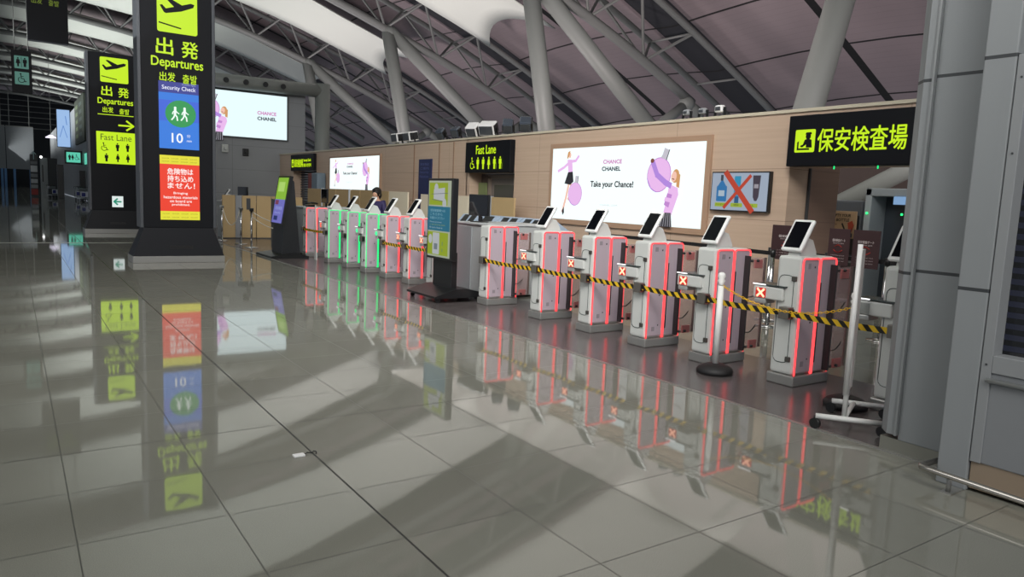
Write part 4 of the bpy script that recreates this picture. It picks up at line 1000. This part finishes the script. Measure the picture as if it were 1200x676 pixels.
A = Art((4.85, 76, 8.3), (0, -1, 0), (-1, 0, 0))
for i in range(5): A.rect(1.2, .5+i*.6, 3.6, .8+i*.6, mat('#5f6c52', .7)); A.rect(5, .5+i*.6, 7.6, .8+i*.6, mat('#4f5a58', .7), step=False)
A.build('pattern', t); obj('rail', MB().box(4.86, 5.0, 66.5, 76, 8.25, 8.32), M_DKGREY, t)
t = thing('restroom_sign', 'lit green restroom sign sticking out of the far grey wall', 'sign', (4.3, 71, 2.9)); obj('housing', MB().box(3.75, 5.0, 71, 71.25, 2.85, 3.95, .02), M_BLACK, t)
A = Art((3.75, 70.99, 3.95), (1, 0, 0), (0, -1, 0)); tl2 = mat('#63d6b8', emit=.85); A.rect(.12, .14, 1.12, .96, tl2, r=.05); man(A, .35, .32, .45, M_BLACK); man(A, .56, .32, .45, M_BLACK, True); wheel(A, .86, .3, .45, M_BLACK); A.build('pictograms', t)
t = thing('restroom_sign', 'small lit green wheelchair sign flat on the wall beside the restroom sign', 'sign', (4.9, 66.4, 2.8)); obj('housing', MB().box(4.92, 5.0, 64.8, 67.9, 2.7, 3.75, .01), mat('#3f8878', .5), t)
A = Art((4.915, 67.9, 3.75), (0, -1, 0), (-1, 0, 0)); A.rect(.2, .1, 2.9, .95, tl2, r=.05); wheel(A, 1.5, .2, .7, M_BLACK); A.build('pictograms', t)
o = obj('advertising_column', MB().box(3.15, 3.6, 70, 70.6, 0, 2.75, .02), mat('#121316', .3), None, (3.4, 70.3, 0)); tag(o, 'tall black display column at the foot of the far grey wall', 'display column')
t = thing('vending_kiosk', 'light grey booth with dark side standing before the far wall', 'kiosk', (2.6, 76, 0)); obj('front', MB().box(2.15, 2.65, 74, 75.2, 0, 3.3, .02), mat('#8b9092', .4), t); obj('side', MB().box(2.65, 3.35, 74, 75.2, 0, 3.3, .02), mat('#2f3236', .5), t); obj('slot', MB().box(2.25, 2.33, 73.97, 74.0, 1.3, 2.7), M_BLACK, t); obj('lamp', MB().sphere((2.2, 74.0, 3.36), .1), mat('#ffffff', emit=3), t)
t = thing('leaflet_rack', 'leaflet stand with white, grey and red boxes near the far end', 'rack', (1.6, 76.5, 0)); obj('frame', MB().box(1.45, 2.0, 76, 76.5, 0, 3.6), M_DKGREY, t)
for i, (z, hh, c_) in enumerate(((.15, .5, '#a83a34'), (.72, .3, '#9c9fa2'), (1.15, .35, '#c9ccce'), (1.65, .3, '#8a8d90'), (2.1, .55, '#d2d4d6'), (2.75, .25, '#7d8083'))): obj('box', MB().box(1.48, 1.97, 75.85, 76.0, z, z+hh, .01), mat(c_, .5), t)
A = Art((1.5, 75.98, 3.9), (1, 0, 0), (0, -1, 0)); A.stroke([(.22, .7), (.22, .1)], .06, mat('#8fb0b4', .5)); A.stroke([(.06, .28), (.22, .08), (.38, .28)], .06, mat('#8fb0b4', .5)); A.build('arrow', t)
def cart(loc, rz, label):
    t = thing('luggage_cart', label, 'luggage cart', (0, 0, 0), 'luggage carts')
    obj('deck', MB().box(-.3, .3, -.45, .45, .22, .27, .01), mat('#9da1a4', .35, .6), t); obj('front_frame', MB().tube([(-.28, .42, .25), (-.28, .5, .95), (.28, .5, .95), (.28, .42, .25)], .025, 8), M_CHROME, t)
    obj('handle', MB().tube([(-.32, .5, .95), (-.32, .62, 1.05), (.32, .62, 1.05), (.32, .5, .95)], .022, 8), M_BLACK, t); obj('basket', MB().box(-.26, .26, .2, .48, .75, .95, .02), mat('#7e8386', .4, .4), t)
    obj('advert_plate', MB().box(-.26, .26, -.47, -.44, .35, .72, .01), mat('#dadce4', .5), t); obj('advert_patch', MB().box(-.22, .02, -.48, -.47, .4, .66), mat('#3a3f8c', .5), t)
    for x in (-.24, .24):
        for y in (-.36, .36): obj('wheel', MB().cyl((x-.02, y, .1), (x+.02, y, .1), .1, n=14), M_BLACK, t)
    t.location = loc; t.rotation_euler = (0, 0, rz); return t
c0 = cart((4.35, 62, 0), .2, 'luggage cart nearest the camera, below the restroom sign')
dup(c0, (4.6, 64.2, 0), 'luggage cart right behind the nearest cart, against the far grey wall', rot=.1); dup(c0, (2.95, 72.5, 0), 'luggage cart in front of the light grey booth', rot=.3)
dup(c0, (4.4, 66.4, 0), 'luggage cart rearmost of the row along the far grey wall', rot=0)
o = obj('wall_column', MB().box(4.5, 4.9, 66.9, 67.2, 0, 2.3, .01), M_BLACK, None, (4.7, 67, 0)); tag(o, 'slim black upright display behind the luggage carts', 'display column')
# screens and posts at the far end
for x0, x1, lb in ((-6, -.45, 'huge dark grey hanging blind at the far end, left of the gap'), (-.35, 3.25, 'huge dark grey hanging blind at the far end, right of the gap')):
    t = thing('hanging_blind', lb, 'blind', ((x0+x1)/2, 140, 3)); obj('cloth', MB().box(x0, x1, 140, 140.15, 2.9, 9.4), mat('#75797d', .8, noise=.05), t); obj('top_bar', MB().box(x0, x1, 139.95, 140.2, 9.4, 9.55), M_STEELG, t)
    for x in (x0+.5, x1-.5): obj('cable', MB().cyl((x, 140.1, 9.5), (x, 140.1, 17.4), .06, n=6), M_STEELG, t)
for i, (x, lb) in enumerate(((-1.15, 'first'), (-.7, 'second'), (.45, 'third'), (2.55, 'fourth'))):
    o = obj('blue_post', MB().box(x, x+.32, 138.5, 138.8, 0, 2.9, .02), mat('#4f78a8', .5), None, (x, 138.6, 0)); tag(o, 'narrow blue upright at the far end, %s from the left' % lb, 'post', 'blue posts at the far end')
o = obj('far_stall', MB().box(3.2, 8, 120, 126, 0, 6.6, .05), mat('#2d2a30', .6), None, (5, 122, 0))
bpy.data.objects.remove(o)
t = thing('pendant_lamp', 'single bright white pendant lamp hanging near the far end', 'lamp', (4.0, 100, 6.2))
obj('shade', MB().lathe((4.0, 100, 6.2), [(.55, 0), (.5, .1), (.2, .3), (.06, .35)], 20), mat('#dcd6ea', emit=1.6), t); obj('cable', MB().cyl((4.0, 100, 6.5), (4.0, 100, 16), .02, n=6), M_STEELG, t)
for i in range(7):
    z = 9.8+i*.95; struct('trim_%d' % (20+i), MB().box(-8, 22, 150+i*.5, 150.15+i*.5, z, z+.12), M_STEELG)

# wall mounted bits on the grey wall
for x, y, z, s_, lb in ((7.1, 30.95, 3.05, .12, 'small white camera below the high advertisement'), (7.9, 30.95, 2.95, .11, 'small black fitting on the grey wall right of the white camera')):
    o = obj('wall_fitting', MB().box(x-s_, x+s_, y-.08, 31.0, z-s_*1.3, z+s_*1.3, .02).cyl((x, y-.2, z), (x, y, z), s_*.5, n=12), M_WHITEP if 'white' in lb[:12] else M_BLACK, None, (x, y, z)); tag(o, lb, 'wall fitting')

# ------------------------------------------------------------------ the member of staff
def person():
    root = thing('person', 'person with short dark hair in a navy uniform standing behind the gates, looking down', 'person', (0, 0, 0))
    def skin(name, verts, edges, rad, m, parent, sub=2, rootv=0):
        me = bpy.data.meshes.new(name); me.from_pydata(verts, edges, []); o = bpy.data.objects.new(name, me); COL.objects.link(o); o.parent = parent
        md = o.modifiers.new('skin', 'SKIN'); md.use_smooth_shade = True
        for i, r in enumerate(rad): sv = me.skin_vertices[0].data[i]; sv.radius = (r, r) if not isinstance(r, tuple) else r; sv.use_root = (i == rootv)
        s2 = o.modifiers.new('sub', 'SUBSURF'); s2.levels = sub; s2.render_levels = sub
        me.materials.append(m); WL[o.name] = Vector((0, 0, 0)); return o
    SK = mat('#c79a80', .5, name='skin'); NV = mat('#2b2350', .7, name='navy_cloth'); HR = mat('#15100f', .45, name='hair')
    # faces -y locally; one continuous body
    V, E, R = [], [], []
    def v(p, r, par=None):
        V.append(p); R.append(r)
        if par is not None: E.append((par, len(V)-1))
        return len(V)-1
    pel = v((0, 0, .92), (.13, .10)); wa = v((0, 0, 1.06), (.115, .085), pel); chs = v((0, 0, 1.24), (.135, .095), wa); nb = v((0, -.005, 1.37), (.06, .055), chs); nk = v((0, -.02, 1.44), (.047, .047), nb)
    hd = v((0, -.05, 1.51), (.07, .085), nk); ht = v((0, -.045, 1.58), (.072, .088), hd)
    for s_ in (-1, 1):
        hp = v((s_*.09, 0, .88), .088, pel); kn = v((s_*.1, -.01, .48), .058, hp); an = v((s_*.1, .01, .09), .038, kn); v((s_*.105, -.13, .04), .035, an)
        sh = v((s_*.165, 0, 1.33), .055, chs); el = v((s_*.21, -.03, 1.08), .042, sh); wr = v((s_*.13, -.25, 1.12), .028, el); pm = v((s_*.11, -.32, 1.13), (.034, .017), wr)
        for k in range(4):
            a = v((s_*.11+(k-1.5)*.019, -.375, 1.125), .0085, pm); b2 = v((s_*.11+(k-1.5)*.02, -.40-.004*(k in (1, 2)), 1.105), .0075, a)
        v((s_*(.11-.055), -.335, 1.12), .009, pm)
    skin('body', V, E, R, SK, root)
    # clothing follows the torso, arms and legs
    skin('jacket', [(0, 0, .86), (0, 0, 1.04), (0, 0, 1.22), (0, -.003, 1.34), (-.165, 0, 1.335), (-.215, -.03, 1.08), (-.135, -.22, 1.12), (.165, 0, 1.335), (.215, -.03, 1.08), (.135, -.22, 1.12)],
         [(0, 1), (1, 2), (2, 3), (2, 4), (4, 5), (5, 6), (2, 7), (7, 8), (8, 9)], [(.155, .12), (.14, .105), (.155, .115), (.08, .07), .07, .056, .042, .07, .056, .042], NV, root)
    skin('trousers', [(0, 0, .92), (-.09, 0, .86), (-.1, -.01, .48), (-.1, .01, .08), (.09, 0, .86), (.1, -.01, .48), (.1, .01, .08)], [(0, 1), (1, 2), (2, 3), (0, 4), (4, 5), (5, 6)], [(.14, .11), .1, .075, .062, .1, .075, .062], mat('#16151c', .7), root)
    hb = MB()
    hb.sphere((0, -.025, 1.565), .112, (.92, 1.02, 1.02), 20)
    hb.sphere((0, .035, 1.50), .088, (1.0, .8, 1.15), 16)
    o = obj('hair', hb, HR, root)
    fb = MB(); fb.sphere((0, -.105, 1.505), .062, (.95, .75, 1.2), 16); fb.sphere((0, -.155, 1.50), .013, (.8, 1.2, 1.3), 8)
    for s_ in (-1, 1): fb.sphere((s_*.078, -.05, 1.515), .02, (.4, .9, 1.3), 8)
    obj('face', fb, SK, root)
    eb = MB()
    for s_ in (-1, 1): eb.sphere((s_*.024, -.149, 1.518), .008, (1.4, .5, .6), 8)
    obj('eyes', eb, M_BLACK, root); obj('mouth', MB().sphere((0, -.148, 1.468), .012, (1.4, .4, .4), 8), mat('#9c5a52', .5), root)
    obj('fringe', MB().sphere((0, -.075, 1.605), .078, (1.12, .95, .62), 16), HR, root)
    for s_ in (-1, 1): obj('shoe', MB().sphere((s_*.103, -.06, .04), .05, (.95, 2.2, .75), 14), M_BLACK, root)
    root.location = (6.95, 15.75, 0); root.rotation_euler = (0, 0, -.95)
person()
